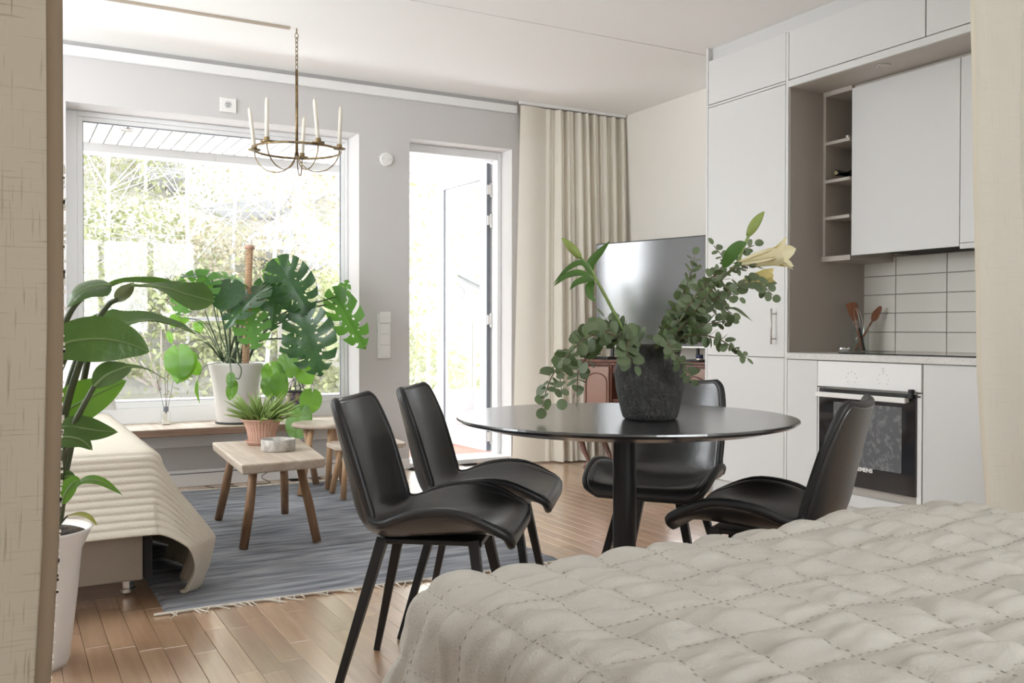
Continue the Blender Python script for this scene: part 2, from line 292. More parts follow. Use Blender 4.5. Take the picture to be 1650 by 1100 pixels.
# other walls
wr = struct(MB().box((XR, YB, 0), (XR+.2, Y2, CEIL)).build('wall_right', M['wallr']), 'warm white wall behind the kitchen and the television')
LY0, LY1, LZ0, LZ1 = 3.0, 5.7, .95, 2.5  # unseen side window, added to let more daylight into the room
c = MB(); c.box((XL-.2, YB, 0), (XL, LY0, CEIL)).box((XL-.2, LY1, 0), (XL, Y2, CEIL)).box((XL-.2, LY0, 0), (XL, LY1, LZ0)).box((XL-.2, LY0, LZ1), (XL, LY1, CEIL))
struct(c.build('wall_left', M['wall']), 'white wall with an added side window on the left beyond the curtain')
w3 = thing('window_added_side', 'unseen side window added in the left wall to brighten the room', None, (XL-.1, (LY0+LY1)/2, LZ0), kind='structure')
c = MB()
for y in np.linspace(LY0, LY1, 3): c.box((XL-.13, max(LY0, y-.04), LZ0), (XL-.06, min(LY1, y+.04), LZ1))
c.box((XL-.13, LY0, LZ0), (XL-.06, LY1, LZ0+.06)).box((XL-.13, LY0, LZ1-.06), (XL-.06, LY1, LZ1)); c.build('window_frame', M['frame'], w3)
box('pane', (XL-.10, LY0, LZ0), (XL-.095, LY1, LZ1), M['glass'], w3)
portal('added_side_portal', (XL-.18, (LY0+LY1)/2, (LZ0+LZ1)/2), LY1-LY0, LZ1-LZ0, (1, 0, 0))
RX0, RX1, RZ0, RZ1 = .6, 2.6, .9, 2.35  # unseen rear window, added because the room was too dark
c = MB(); c.box((XL, YB-.25, 0), (RX0, YB, CEIL)).box((RX1, YB-.25, 0), (XR, YB, CEIL)).box((RX0, YB-.25, 0), (RX1, YB, RZ0)).box((RX0, YB-.25, RZ1), (RX1, YB, CEIL))
struct(c.build('wall_back', M['wall']), 'white wall behind the bed with an added wide window')
w2 = thing('window_added_rear', 'wide unseen window added behind the bed to brighten the room', None, ((RX0+RX1)/2, YB-.12, RZ0), kind='structure')
c = MB()
for x in np.linspace(RX0, RX1, 4): c.box((max(RX0, x-.04), YB-.16, RZ0), (min(RX1, x+.04), YB-.09, RZ1))
c.box((RX0, YB-.16, RZ0), (RX1, YB-.09, RZ0+.06)).box((RX0, YB-.16, RZ1-.06), (RX1, YB-.09, RZ1)); c.build('window_frame', M['frame'], w2)
box('pane', (RX0, YB-.13, RZ0), (RX1, YB-.125, RZ1), M['glass'], w2)
portal('added_rear_portal', ((RX0+RX1)/2, YB-.2, (RZ0+RZ1)/2), RX1-RX0, RZ1-RZ0, (0, 1, 0))
# big window
w1 = thing('window_1', 'large fixed living room window with white frame', None, ((WX0+WX1)/2, 6.42, WZ0), kind='structure')
def ring(x0, x1, z0, z1, l, r, b, t, y0, y1): return MB().box((x0, y0, z0), (x0+l, y1, z1)).box((x1-r, y0, z0), (x1, y1, z1)).box((x0+l, y0, z0), (x1-r, y1, z0+b)).box((x0+l, y0, z1-t), (x1-r, y1, z1))
ring(WX0, WX1, .39, WZ1, .075, .02, .10, .03, 6.42, 6.48).build('window_frame', M['frame'], w1, bevel=.004)
s = ring(WX0+.075, WX1-.02, .49, WZ1-.03, .035, .028, .04, .028, 6.435, 6.475).build('sash', M['frame'], w1, bevel=.004)
ring(WX0+.108, WX1-.046, .527, WZ1-.056, .006, .006, .006, .006, 6.44, 6.462).build('gasket', M['seal'], s)
box('pane', (WX0+.11, 6.452, .53), (WX1-.048, 6.458, WZ1-.058), M['glass'], w1)
portal('living_window_portal', ((WX0+WX1)/2, 6.5, 1.4), WX1-WX0, 2.0, (0, -1, 0))
portal('balcony_door_portal', ((DX0+DX1)/2, 6.52, 1.2), DX1-DX0, 2.4, (0, -1, 0))
# balcony door: frame in the wall, leaf swung outwards
d1 = thing('door_1', 'white glazed balcony door standing open outwards', None, (DX1-.05, 6.46, 0), kind='structure')
MB().box((DX0, 6.36, 0), (DX0+.035, 6.46, DZ1)).box((DX1-.035, 6.36, 0), (DX1, 6.46, DZ1)).box((DX0+.035, 6.36, DZ1-.06), (DX1-.035, 6.46, DZ1)).build('door_frame', M['frame'], d1, bevel=.004)
box('threshold', (DX0, YW+.02, 0), (DX1, 6.5, .035), M['white'], d1, bevel=.004)
HX, HY = DX1-.045, 6.47; LW = .84; ddir = unit(V(-.055, 1, 0)); dn = V(ddir[1], -ddir[0], 0)
def leafbox(a0, a1, z0, z1, t0=-.03, t1=.03):
    o = V(HX, HY, 0); vs = [o+ddir*a+dn*t+V(0, 0, z) for z in (z0, z1) for a, t in ((a0, t0), (a1, t0), (a1, t1), (a0, t1))]
    return vs, [(0,3,2,1),(4,5,6,7),(0,1,5,4),(1,2,6,5),(2,3,7,6),(3,0,4,7)]
lf = MB()
for q in ((0, .105, .05, 2.31), (LW-.085, LW, .05, 2.31), (.105, LW-.085, .05, .20), (.105, LW-.085, 2.20, 2.31)): lf.add(*leafbox(*q))
leaf = lf.build('door_leaf', M['frame'], d1, bevel=.004)
gk = MB()
for q in ((.103, .107, .197, 2.203), (LW-.087, LW-.083, .197, 2.203), (.105, LW-.085, .197, .203), (.105, LW-.085, 2.197, 2.203)): gk.add(*leafbox(*q, -.008, .008))
gk.build('gasket', M['seal'], leaf)
MB().add(*leafbox(.105, LW-.085, .20, 2.20, -.004, .004)).build('pane', M['glass'], d1)
MB().add(*leafbox(-.012, .0, .05, 2.31, -.03, .0)).build('edge_seal', M['seal'], leaf)
h = MB()
for sgn in (-1, 1):
    p = V(HX, HY, 1.02)+ddir*(LW-.045); h.tube([p+dn*sgn*.03, p+dn*sgn*.075], .009, 8); h.tube([p+dn*sgn*.07, p+dn*sgn*.07-ddir*.12], .009, 8); h.add(*leafbox(LW-.065, LW-.025, .95, 1.09, sgn*.03, sgn*.036))
    p = V(HX, HY, 1.45)+ddir*(LW-.045); h.tube([p+dn*sgn*.03, p+dn*sgn*.05], .012, 8)
h.build('handle', M['steel'], leaf)
for z in (2.10, 1.86, 1.08, .16):
    hg = MB(); hg.tube([V(HX+.004, HY-.015, z-.055), V(HX+.004, HY-.015, z+.055)], .011, 8).box((HX-.03, HY-.022, z-.035), (HX+.035, HY-.012, z+.04)).box((HX-.004, HY-.03, z-.06), (HX+.022, HY-.01, z-.02))
    hg.build('hinge', M['steel'], d1, bevel=.002)
# wooden board in the window recess
sb = thing('window_board', 'rough brown-edged wooden board resting across the deep window sill', 'board', (1.2, 6.1, WZ0))
MB().box((.1, 5.955, WZ0), (2.15, 6.415, .388)).build('plank', M['sillwood'], sb, bevel=.004)
box('pale_top', (.1, 5.957, .388), (2.15, 6.415, .391), M['birchwood'], sb)  # thin paler layer along the upper face
# ---------------------------------------------------------------- small fixtures
sk = thing('ceiling_lamp_socket', 'square white lamp outlet on the wall above the window', 'socket', (1.296, YW, 2.42))
box('cover', (1.245, YW-.012, 2.415), (1.35, YW, 2.51), M['pvc'], sk, bevel=.004)
MB().lathe([(.022, 0), (.022, .004)], 20).build('recess', M['card'], sk, local=True).matrix_local = Matrix.Translation((.0, -.012, .045)) @ Matrix.Rotation(math.pi/2, 4, 'X')
for a in range(3):
    q = a*2.094+.5; box('contact', (1.296+.009*math.cos(q)-.003, YW-.0185, 2.465+.009*math.sin(q)-.003), (1.296+.009*math.cos(q)+.003, YW-.0155, 2.465+.009*math.sin(q)+.003), M['black'], sk)
al = thing('smoke_alarm', 'round flat white detector disc on the wall between window and door', 'detector', (2.392, YW, 2.14))
o = MB().lathe([(.048, 0), (.048, .012), (.042, .02), (0.001, .021)], 32).build('disc', M['pvc'], al, smooth=False, local=True); o.matrix_local = Matrix.Translation((0, 0, .07)) @ Matrix.Rotation(math.pi/2, 4, 'X')
for s in (-1, 1): box('screw', (2.392+s*.03-.003, YW-.023, 2.207), (2.392+s*.03+.003, YW-.0195, 2.213), M['steel'], al)
sw = thing('switch_panel', 'tall white switch and thermostat strip beside the balcony door', 'switch', (2.374, YW, .80))
box('frame', (2.325, YW-.012, .80), (2.425, YW, 1.115), M['pvc'], sw, bevel=.005)
for z in (.815, .895, .975): box('rocker', (2.34, YW-.02, z), (2.41, YW-.012, z+.07), M['white'], sw, bevel=.003)
box('thermostat', (2.335, YW-.028, 1.05), (2.42, YW-.012, 1.13), M['pvc'], sw, bevel=.005)
cs = box('ceiling_channel', (XL, 5.27, CEIL-.013), (1.455, 5.292, CEIL), mat('taupe_channel', (.43, .36, .29), .6), bevel=.002)
tag(cs, 'thin taupe cable channel on the ceiling ending at the chandelier', 'channel')
# ---------------------------------------------------------------- curtains
def cloth(name, P, material, parent, w, h, smooth=True, label=None):
    a, b = P.shape[:2]; mb = MB().grid(P); o = mb.build(name, material, parent, smooth=smooth, label=label)
    uv = o.data.uv_layers.new(name='UV'); idx = np.zeros(len(o.data.loops), dtype=np.int32); o.data.loops.foreach_get('vertex_index', idx)
    UV = np.stack([(idx % b)/(b-1)*w, (idx//b)/(a-1)*h], 1); uv.data.foreach_set('uv', UV.astype(np.float32).ravel()); return o
# left divider curtain (hangs from the ceiling, one flat face and a turned hem)
lc = thing('divider_curtain', 'coarse beige linen curtain with a brown turned hem at the left edge', 'curtain', (-.2, 1.9, 0), group='bed alcove curtains')
n = 60; zs = np.linspace(.01, CEIL-.02, n)
edge = np.interp(zs, [0, .25, .6, 1, 2.8], [.062, .072, .092, .101, .104])
ss = np.linspace(0, 1, 70); P = np.zeros((n, 70, 3))
for i, z in enumerate(zs):
    xe = edge[i]-.026; x = xe-.75+.75*ss; u = (xe-x)
    P[i, :, 0] = x; P[i, :, 1] = 1.9+.05*np.sin(np.clip(u-.10, 0, 9)*26)*np.clip(u*6-.4, 0, 1)+.008*np.sin(z*4+x*9); P[i, :, 2] = z
cloth('fabric', P, M['linenL'], lc, .75, CEIL)
hp = np.zeros((n, 4, 3))
for i, z in enumerate(zs):
    for j, (dx, dy) in enumerate(((-.028, -.003), (-.024, -.006), (-.004, -.005), (0, .012))): hp[i, j] = (edge[i]+dx, 1.9+dy+.008*math.sin(z*4+edge[i]*9), z)
cloth('hem', hp, M['hem'], lc, .03, CEIL)
fr = MB(); random.seed(8)
for k in range(110):
    z = random.uniform(.05, 1.3); x = np.interp(z, zs, edge); fr.box((x-.001, 1.899, z), (x+random.uniform(.001, .0035), 1.902, z+random.uniform(.003, .008)))
fr.build('frayed_edge', M['fringe'], lc, kind='stuff')
# right divider curtain
rc = thing('divider_curtain', 'cream linen curtain hanging in soft folds at the right edge', 'curtain', (3.1, 1.9, 0), group='bed alcove curtains')
edge = np.interp(zs, [0, .45, .87, 1.47, 2.8], [2.90, 2.84, 2.778, 2.735, 2.728]); P = np.zeros((n, 120, 3)); ss = np.linspace(0, 1, 120)
for i, z in enumerate(zs):
    x = edge[i]+.03+.95*ss; u = x-edge[i]
    P[i, :, 0] = x; P[i, :, 1] = 1.9+.055*np.sin(u*23+.4*np.sin(z))*np.clip(u*4, .12, 1)+.01*np.sin(z*3+u*11); P[i, :, 2] = z
cloth('fabric', P, M['linenR'], rc, .95, CEIL)
hp = np.zeros((n, 3, 3))
for i, z in enumerate(zs):
    for j, (dx, dy) in enumerate(((0, -.004), (.004, -.008), (.031, .0))): hp[i, j] = (edge[i]+dx, 1.9+dy+P[i, 0, 1]-1.9, z)
cloth('hem', hp, mat('cream_hem', (.66, .61, .50), .9, transl=.1), rc, .03, CEIL)
# curtain beside the balcony door
bc = thing('balcony_curtain', 'sheer cream curtain gathered beside the open balcony door', 'curtain', (3.85, 6.0, 0))
n = 70; zs = np.linspace(.012, CEIL-.03, n); m = 260; ss = np.linspace(0, 1, m); P = np.zeros((n, m, 3))
for i, z in enumerate(zs):
    f = z/CEIL; lowk = (1-f)
    x = (3.455-.10*lowk)+(4.42-3.455+.02*lowk)*ss
    flat = np.clip((ss-.24)/.08, 0, 1)
    amp = (.022+.02*lowk)*flat
    ph = ss*2*math.pi*(14 if False else 11)+1.1*np.sin(ss*9+1)+.5*np.sin(f*2.2+ss*5)
    bul = .16*lowk*np.sin(np.clip(ss*1.15, 0, 1)*math.pi*.8)
    y = 6.13-.06*lowk-bul+amp*np.sin(ph)+.45*amp*np.sin(2.3*ph+1.7)-.015*(1-flat)*np.sin(ss*18)*1
    P[i, :, 0] = x+.3*amp*np.cos(ph*1.0); P[i, :, 1] = np.minimum(y, 6.175); P[i, :, 2] = z
cloth('fabric', P, M['sheer'], bc, 2.0, CEIL)
hd = P[-6:, :, :].copy(); hd[:, :, 1] -= .004; hd = P[-7:].copy(); hd[:, :, 1] = np.maximum(P[-7:, :, 1]+.003, 0); cloth('heading_tape', hd, mat('heading_tape', (.70, .63, .54), .9, transl=.3), bc, 2.0, .2)
hb = P[:6].copy(); hb[:, :, 1] += .004; cloth('bottom_hem', hb, mat('bottom_hem', (.74, .68, .58), .9, transl=.25), bc, 2.0, .2)
tr = box('curtain_track', (3.44, 6.11, CEIL-.022), (4.42, 6.135, CEIL), M['white'], bevel=.002); tag(tr, 'thin white curtain track on the ceiling above the sheer curtain', 'curtain track')
# ================================================================ KITCHEN
def cab(name, label, loc, group=None): return thing(name, label, 'cabinet', loc, 0, group)
KB = XR-.002
tc_ = cab('tall_cabinet', 'tall grey-white cabinet standing beside the television corner', (4.12, 4.09, 0))
box('body', (XK+.022, 3.768, .095), (KB, 4.412, 2.378), M['cabin'], tc_)
box('side_panel', (XK, 4.413, 0), (KB, YT, CEIL-.002), M['cab'], tc_)
dr = box('door', (XK, 3.770, .852), (XK+.02, 4.410, 2.366), M['cab'], tc_, bevel=.0015)
hd = MB(); hd.tube([V(XK-.035, 3.834, .925), V(XK-.035, 3.834, 1.125)], .0055, 10).tube([V(XK-.035, 3.834, .955), V(XK, 3.834, .955)], .005, 8).tube([V(XK-.035, 3.834, 1.095), V(XK, 3.834, 1.095)], .005, 8)
hd.build('handle', M['steel'], dr, smooth=True, label='slim brushed bar handle')
box('door', (XK, 3.770, .10), (XK+.02, 4.410, .848), M['cab'], tc_, bevel=.0015)
box('plinth', (XK+.05, 3.768, 0), (XK+.066, 4.412, .093), M['cab'], tc_)
dv = box('end_panel', (XK, 3.749, 0), (KB, 3.767, CEIL-.09), M['cab'], tc_, bevel=.001)
def bridge(y0, y1, label, door=True):
    b = cab('top_cabinet', label, (4.12, (y0+y1)/2, 2.37), 'cabinets under the ceiling')
    box('body', (XK+.022, y0+.001, 2.383), (KB, y1-.001, 2.652), M['cabin'], b)
    box('door', (XK, y0+.0025, 2.386), (XK+.02, y1-.0025, 2.652), M['cab'], b, bevel=.0015); return b
box('top_rail', (XK, 3.770, 2.3695), (XK+.02, 4.410, 2.3815), M['cab'], tc_)
bridge(3.767, 4.412, 'grey-white top cabinet above the tall cabinet')
bridge(2.884, 3.748, 'wide grey-white top cabinet above the hob niche'); bridge(2.06, 2.882, 'grey-white top cabinet partly behind the right curtain')
fa = box('ceiling_filler', (XK+.035, 2.06, 2.655), (XK+.053, 4.412, CEIL-.001), mat('filler_grey', (.66, .66, .655), .4)); tag(fa, 'long set-back filler strip between top cabinets and ceiling', 'filler')
st = thing('niche_soffit', 'taupe underside board with a lamp above the hob niche', 'soffit', (4.1, 2.9, 2.345))
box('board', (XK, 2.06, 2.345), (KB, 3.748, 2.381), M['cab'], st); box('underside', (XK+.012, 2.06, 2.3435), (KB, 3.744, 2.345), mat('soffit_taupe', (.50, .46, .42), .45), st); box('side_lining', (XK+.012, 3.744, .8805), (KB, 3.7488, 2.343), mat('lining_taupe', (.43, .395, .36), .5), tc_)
dl = thing('recessed_spotlight', 'small round steel spotlight set into the niche soffit', 'spotlight', (3.909, 3.203, 2.344))
MB().lathe([(.026, 0), (.036, 0), (.034, -.008), (.026, -.006)], 28, cap=False).build('ring', M['steel'], dl, local=True, smooth=True)
MB().lathe([(.026, -.002), (.026, -.004)], 24).build('lens', M['label'], dl, local=True)
# open bottle shelf
XU = 4.075
sh = cab('bottle_shelf', 'narrow open shelf unit with four compartments holding a wine bottle', (4.25, 3.645, 1.40))
Y0, Y1 = 3.542, 3.7435
p = MB(); p.box((XU+.002, Y1-.018, 1.415), (KB, Y1, 2.325)).build('side_panel', M['cabin'], sh); box('side_panel', (XU+.022, Y0, 1.415), (KB, Y0+.016, 2.325), M['cabin'], sh)
box('top_panel', (XU, Y0, 2.318), (KB, Y1, 2.344), M['cabin'], sh); box('bottom_panel', (XU-.008, Y0-.0, 1.39), (KB, Y1, 1.418), M['cabin'], sh); box('back_panel', (KB-.012, Y0+.016, 1.418), (KB, Y1-.018, 2.318), M['cabin'], sh)
for z in (1.634, 1.841, 2.055): box('shelf', (XU+.002, Y0+.016, z-.01), (KB-.012, Y1-.018, z+.008), M['cabin'], sh)
wb = thing('wine_bottle', 'dark wine bottle lying on its side in the open shelf', 'bottle', (4.2, 3.675, 1.85))
o = MB().lathe([(.004, .0), (.034, .0), (.037, .02), (.037, .13), (.034, .155), (.018, .185), (.0155, .20)], 24).build('body', M['bottleg'], wb, smooth=True, local=True)
o2 = MB().lathe([(.0155, .20), (.015, .27), (.0165, .272), (.0165, .285), (.014, .287)], 20).build('neck', M['bottleg'], wb, smooth=True, local=True)
o3 = MB().lathe([(.0001, .2865), (.011, .2868), (.012, .289)], 16).build('cork', M['foil'], wb, local=True)
for q in (o, o2, o3): q.matrix_local = Matrix.Translation((.19, -.0, .037)) @ Matrix.Rotation(math.radians(-90), 4, 'Y')
o4 = MB().lathe([(.0163, .235), (.0163, .255)], 20, cap=False).build('collar', M['steel'], wb, local=True); o4.matrix_local = o2.matrix_local.copy()
# wall cabinets over the hob
hc = cab('hood_cabinet', 'tall grey-white wall cabinet with one small knob above the tiles', (4.25, 3.215, 1.41))
box('body', (XU+.022, 2.888, 1.435), (KB, 3.541, 2.343), M['cabin'], hc); box('painted_hood_shade', (XU+.06, 2.95, 1.420), (KB-.01, 3.40, 1.435), M['dark'], hc)  # near-black slab paints the shade of the recess below the cabinet
dr = box('door', (XU, 2.889, 1.413), (XU+.02, 3.541, 2.326), M['cab'], hc, bevel=.0015)
k = MB().lathe([(.005, 0), (.005, .012), (.011, .016), (.012, .024), (.010, .027)], 20).build('knob', M['chrome'], dr, smooth=True); k.matrix_local = Matrix.Translation((XU-ORG[hc.name][0], 3.212-ORG[hc.name][1], 1.461-ORG[hc.name][2])) @ Matrix.Rotation(-math.pi/2, 4, 'Y')
wc = cab('wall_cabinet', 'grey-white wall cabinet next to the hood, mostly behind the curtain', (4.25, 2.47, 1.4))
box('body', (XU+.022, 2.06, 1.405), (KB, 2.886, 2.343), M['cabin'], wc); box('door', (XU, 2.06, 1.428), (XU+.02, 2.885, 2.326), M['cab'], wc, bevel=.0015); box('light_pelmet', (XU, 2.06, 1.400), (XU+.02, 2.885, 1.425), M['cab'], wc)
# base units
b1 = cab('base_cabinet', 'slim white base cabinet with a knob beside the oven', (4.12, 3.64, 0), 'base cabinets')
box('body', (XK+.022, 3.530, .095), (KB, 3.747, .845), M['cabin'], b1); dr = box('door', (XK, 3.531, .10), (XK+.02, 3.746, .842), M['cab'], b1, bevel=.0015); box('plinth', (XK+.05, 3.530, 0), (XK+.066, 3.748, .093), M['cab'], b1)
k = MB().lathe([(.005, 0), (.005, .012), (.011, .016), (.012, .024), (.010, .027)], 20).build('knob', M['chrome'], dr, smooth=True); k.matrix_local = Matrix.Translation((XK-ORG[b1.name][0], 3.595-ORG[b1.name][1], .802)) @ Matrix.Rotation(-math.pi/2, 4, 'Y')
b2 = cab('base_cabinet', 'plain white base cabinet between oven and right curtain', (4.12, 2.47, 0), 'base cabinets')
box('body', (XK+.022, 2.06, .095), (KB, 2.884, .845), M['cabin'], b2); box('door', (XK, 2.06, .10), (XK+.02, 2.882, .842), M['cab'], b2, bevel=.0015); box('plinth', (XK+.05, 2.06, 0), (XK+.066, 2.884, .093), M['cab'], b2)
ov = thing('oven', 'built-in oven with white control strip and black glass door', 'oven', (4.1, 3.207, 0))
YO0, YO1 = 2.888, 3.527; yo = 3.207
box('body', (XK+.025, YO0, .095), (KB, YO1, .843), M['cabin'], ov)
cp = box('control_panel', (XK-.004, YO0+.002, .708), (XK+.022, YO1-.002, .841), M['white'], ov, bevel=.002)
def ringmesh(y, z, r, x):
    m = MB(); m.lathe([(r*.82, 0), (r, 0), (r, .0012), (r*.82, .0012)], 24, cap=False); o = m.build('dial_mark', M['card'], cp); o.matrix_local = Matrix.Translation((x-ORG[ov.name][0], y-ORG[ov.name][1], z)) @ Matrix.Rotation(-math.pi/2, 4, 'Y'); return o
for yk in (3.300, 3.106):
    kb = MB().lathe([(.021, 0), (.0205, .010), (.018, .013), (.0001, .0135)], 28).build('push_knob', M['white'], cp, smooth=False); kb.matrix_local = Matrix.Translation((XK-.004-ORG[ov.name][0], yk-ORG[ov.name][1], .760)) @ Matrix.Rotation(-math.pi/2, 4, 'Y')
    for a in range(7):
        q = -2.3+a*4.6/6+math.pi/2; box('dial_mark', (XK-.0052, yk+.031*math.cos(q)-.003, .760+.031*math.sin(q)-.003), (XK-.0042, yk+.031*math.cos(q)+.003, .760+.031*math.sin(q)+.003), M['card'], cp)
for z in (.80, .812): box('dial_mark', (XK-.0052, 3.100, z), (XK-.0042, 3.112, z+.006), M['card'], cp)
box('side_frame', (XK, YO1-.018, .165), (XK+.022, YO1-.002, .700), M['white'], ov); box('side_frame', (XK, YO0+.002, .165), (XK+.022, YO0+.026, .700), M['white'], ov)
dg = box('door', (XK-.012, YO0+.028, .208), (XK+.018, YO1-.02, .698), M['ovenglass'], ov, bevel=.002, label='black glass oven door')
box('window', (XK-.0135, 2.99, .312), (XK-.0122, 3.407, .632), M['ovenin'], dg)
hm = MB().box((XK-.052, YO0+.055, .655), (XK-.036, YO1-.03, .681)).box((XK-.038, YO0+.06, .658), (XK-.012, YO0+.085, .678)).box((XK-.038, YO1-.06, .658), (XK-.012, YO1-.035, .678)).build('handle', M['pvc'], dg, bevel=.004)
MB().lathe([(.0001, 0), (.030, .002), (.034, .010), (.0001, .014)], 20).build('handle_end', M['black'], dg, smooth=True).matrix_local = Matrix.Translation((XK-.048-ORG[ov.name][0], YO0+.060-ORG[ov.name][1], .653)) @ Matrix.Scale(.4, 4, (0, 0, 1)) @ Matrix.Scale(.5, 4, (1, 0, 0))
MB().box((XK-.03, YO0+.036, .678), (XK-.006, YO0+.056, .722)).box((XK-.012, YO0+.004, .684), (XK-.004, YO0+.04, .692)).build('child_lock', M['black'], ov, bevel=.003, label='black clip at the upper door corner')
tx = bpy.data.curves.new('maker_lettering', 'FONT'); tx.body = 'SIEMENS'; tx.size = .030; tx.align_x = 'CENTER'; tx.extrude = .0004; tx.offset = .0012
t0_ = bpy.data.objects.new('lettering_source', tx); COL.objects.link(t0_); tm_ = bpy.data.meshes.new_from_object(t0_.evaluated_get(bpy.context.evaluated_depsgraph_get())); bpy.data.objects.remove(t0_)
to = bpy.data.objects.new('maker_lettering', tm_); COL.objects.link(to); to.parent = dg; tm_.materials.clear(); tm_.materials.append(M['white'])
to.matrix_local = Matrix.Translation((XK-.0127-ORG[ov.name][0], 3.215-ORG[ov.name][1], .292)) @ Matrix(((0, 0, -1, 0), (-1, 0, 0, 0), (0, 1, 0, 0), (0, 0, 0, 1)))
dwr = box('lower_drawer', (XK, YO0+.002, .10), (XK+.02, YO1-.002, .162), M['cab'], ov, bevel=.0015); box('plinth', (XK+.05, YO0, 0), (XK+.066, YO1, .093), M['cab'], ov)
wt = tag(box('worktop', (XK-.012, 2.06, .846), (KB, 3.748, .880), M['worktop'], bevel=.002), 'pale stone worktop running over oven and base cabinets', 'worktop')
hob = thing('induction_hob', 'flat black glass hob on the worktop over the oven', 'hob', (4.1, 3.05, .8805))
box('glass', (XK+.03, 2.62, .8805), (4.36, 3.42, .8865), M['hob'], hob, bevel=.0015)
# wall tiles
rows = [.884, .993, 1.101, 1.207, 1.313, 1.420]; cols = [3.747, 3.527, 3.203, 2.879, 2.555, 2.231, 2.06]
box('grout_bed', (XR-.004, 2.06, .880), (XR, 3.747, 1.432), M['grout'], wr)
for i in range(5):
    for j in range(6): box('tile', (XR-.011, cols[j+1]+.0025, rows[i]+.0025), (XR-.004, cols[j]-.0025, rows[i+1]-.0025), M['tile'], wr, bevel=.0015)
# utensils
jp = onX(1386, 560, 4.27); jx, jy = 4.27, jp[1]
jar = thing('utensil_jar', 'clear glass jar holding wooden kitchen utensils', 'jar', (jx, jy, .881))
MB().lathe([(.002, .0), (.044, .0), (.046, .003), (.046, .146)], 32, cap=False).build('glass', glass_mat('jar_glass', (.90, .94, .92), 2.2), jar, smooth=True, local=True)
def utensil(name, label, foot, top, build):
    f = V(jx, jy, .889)+np.array(foot); t = V(jx, jy, .889)+np.array(top); o = thing(name, label, 'utensil', tuple(f)); build(o, f, t); return o
def rod(o, f, t, r, m, nm='handle'): return MB().tube([f, (f+t)/2, t], [r*.85, r, r*.8], 8).build(nm, m, o, smooth=True)
cr = unit(AR*V(1, 1, 0)); upv = V(0, 0, 1)
def spat(o, f, t):
    rod(o, f, t, .007, M['utens']); a = unit(t-f); b = unit(np.cross(a, AF)); nn = np.cross(a, b)
    out = [(-.012, -.015), (.012, -.015), (.026, .02), (.034, .085), (.02, .092), (-.024, .088), (-.034, .07), (-.024, .015)]
    MB().poly(out, -.003, .003, (t, b, a, nn)).build('blade', M['utens'], o, bevel=.002)
utensil('wooden_spatula', 'broad reddish wooden spatula leaning left in the jar', cr*.012+V(0, 0, .0), -cr*.032+upv*.185, spat)
def spoon(o, f, t):
    rod(o, f, t, .0065, M['utens']); a = unit(t-f); b = unit(np.cross(a, AF)); nn = np.cross(a, b)
    out = [(.022*math.sin(q)*(1.05 if math.cos(q) > 0 else .85), .05*(1-math.cos(q))-.01) for q in np.linspace(0, 2*math.pi, 17)[:-1]]
    MB().poly(out, -.004, .004, (t, b, a, nn)).build('bowl', M['utens'], o, bevel=.003)
utensil('wooden_spoon', 'long wooden spoon leaning right out of the jar', -cr*.03+V(0, 0, .0), cr*.072+upv*.175, spoon)
def whisk(o, f, t):
    rod(o, f, t, .007, M['blackmetal']); a = unit(t-f); b = unit(np.cross(a, AF)); nn = np.cross(a, b)
    for k in range(4):
        q = k*math.pi/4; s = b*math.cos(q)+nn*math.sin(q)
        pts = [t+a*(.055-.06*math.cos(w))+s*(.027*math.sin(w)*(1 if w < math.pi else 1)) for w in np.linspace(0, math.pi, 9)]+[t+a*(.055-.06*math.cos(w))+s*.027*math.sin(w) for w in np.linspace(math.pi, 2*math.pi, 9)[1:]]
        MB().tube(pts, .0009, 5).build('wire_loop', M['chrome'], o)
utensil('whisk', 'small steel balloon whisk standing between the wooden utensils', cr*.024-V(0, 0, 0), -cr*.006+upv*.13, whisk)
bo = onX(1359, 556, 4.12)
sbw = thing('steel_bowl', 'tiny polished steel bowl on the worktop beside the jar', 'bowl', (4.12, bo[1], .881))
MB().lathe([(.002, .0), (.018, .0), (.030, .010), (.037, .028), (.035, .028), (.028, .012), (.016, .004), (.002, .003)], 32).build('shell', M['chrome'], sbw, smooth=True, local=True)
# ================================================================ FURNITURE
# ---- dining table
TX, TY, TZ, TR = 1.683, 2.328, .737, .519
tb = thing('dining_table', 'round black pedestal dining table carrying the clay vase', 'table', (TX, TY, 0))
MB().lathe([(.02, TZ-.03), (TR-.075, TZ-.03), (TR-.012, TZ-.014), (TR, TZ-.006), (TR-.001, TZ-.001), (TR-.006, TZ), (.02, TZ)], 120, (TX, TY, 0)).build('table_top', M['tabletop'], tb)
MB().lathe([(.036, .02), (.036, TZ-.03)], 40, (TX, TY, 0)).build('column', M['blackmetal'], tb, smooth=False)
MB().lathe([(.30, .002), (.30, .008), (.285, .014), (.05, .022), (.036, .03)], 60, (TX, TY, 0)).build('foot_plate', M['blackmetal'], tb)
MB().lathe([(.16, TZ-.036), (.16, TZ-.031)], 40, (TX, TY, 0)).build('mounting_plate', M['blackmetal'], tb)
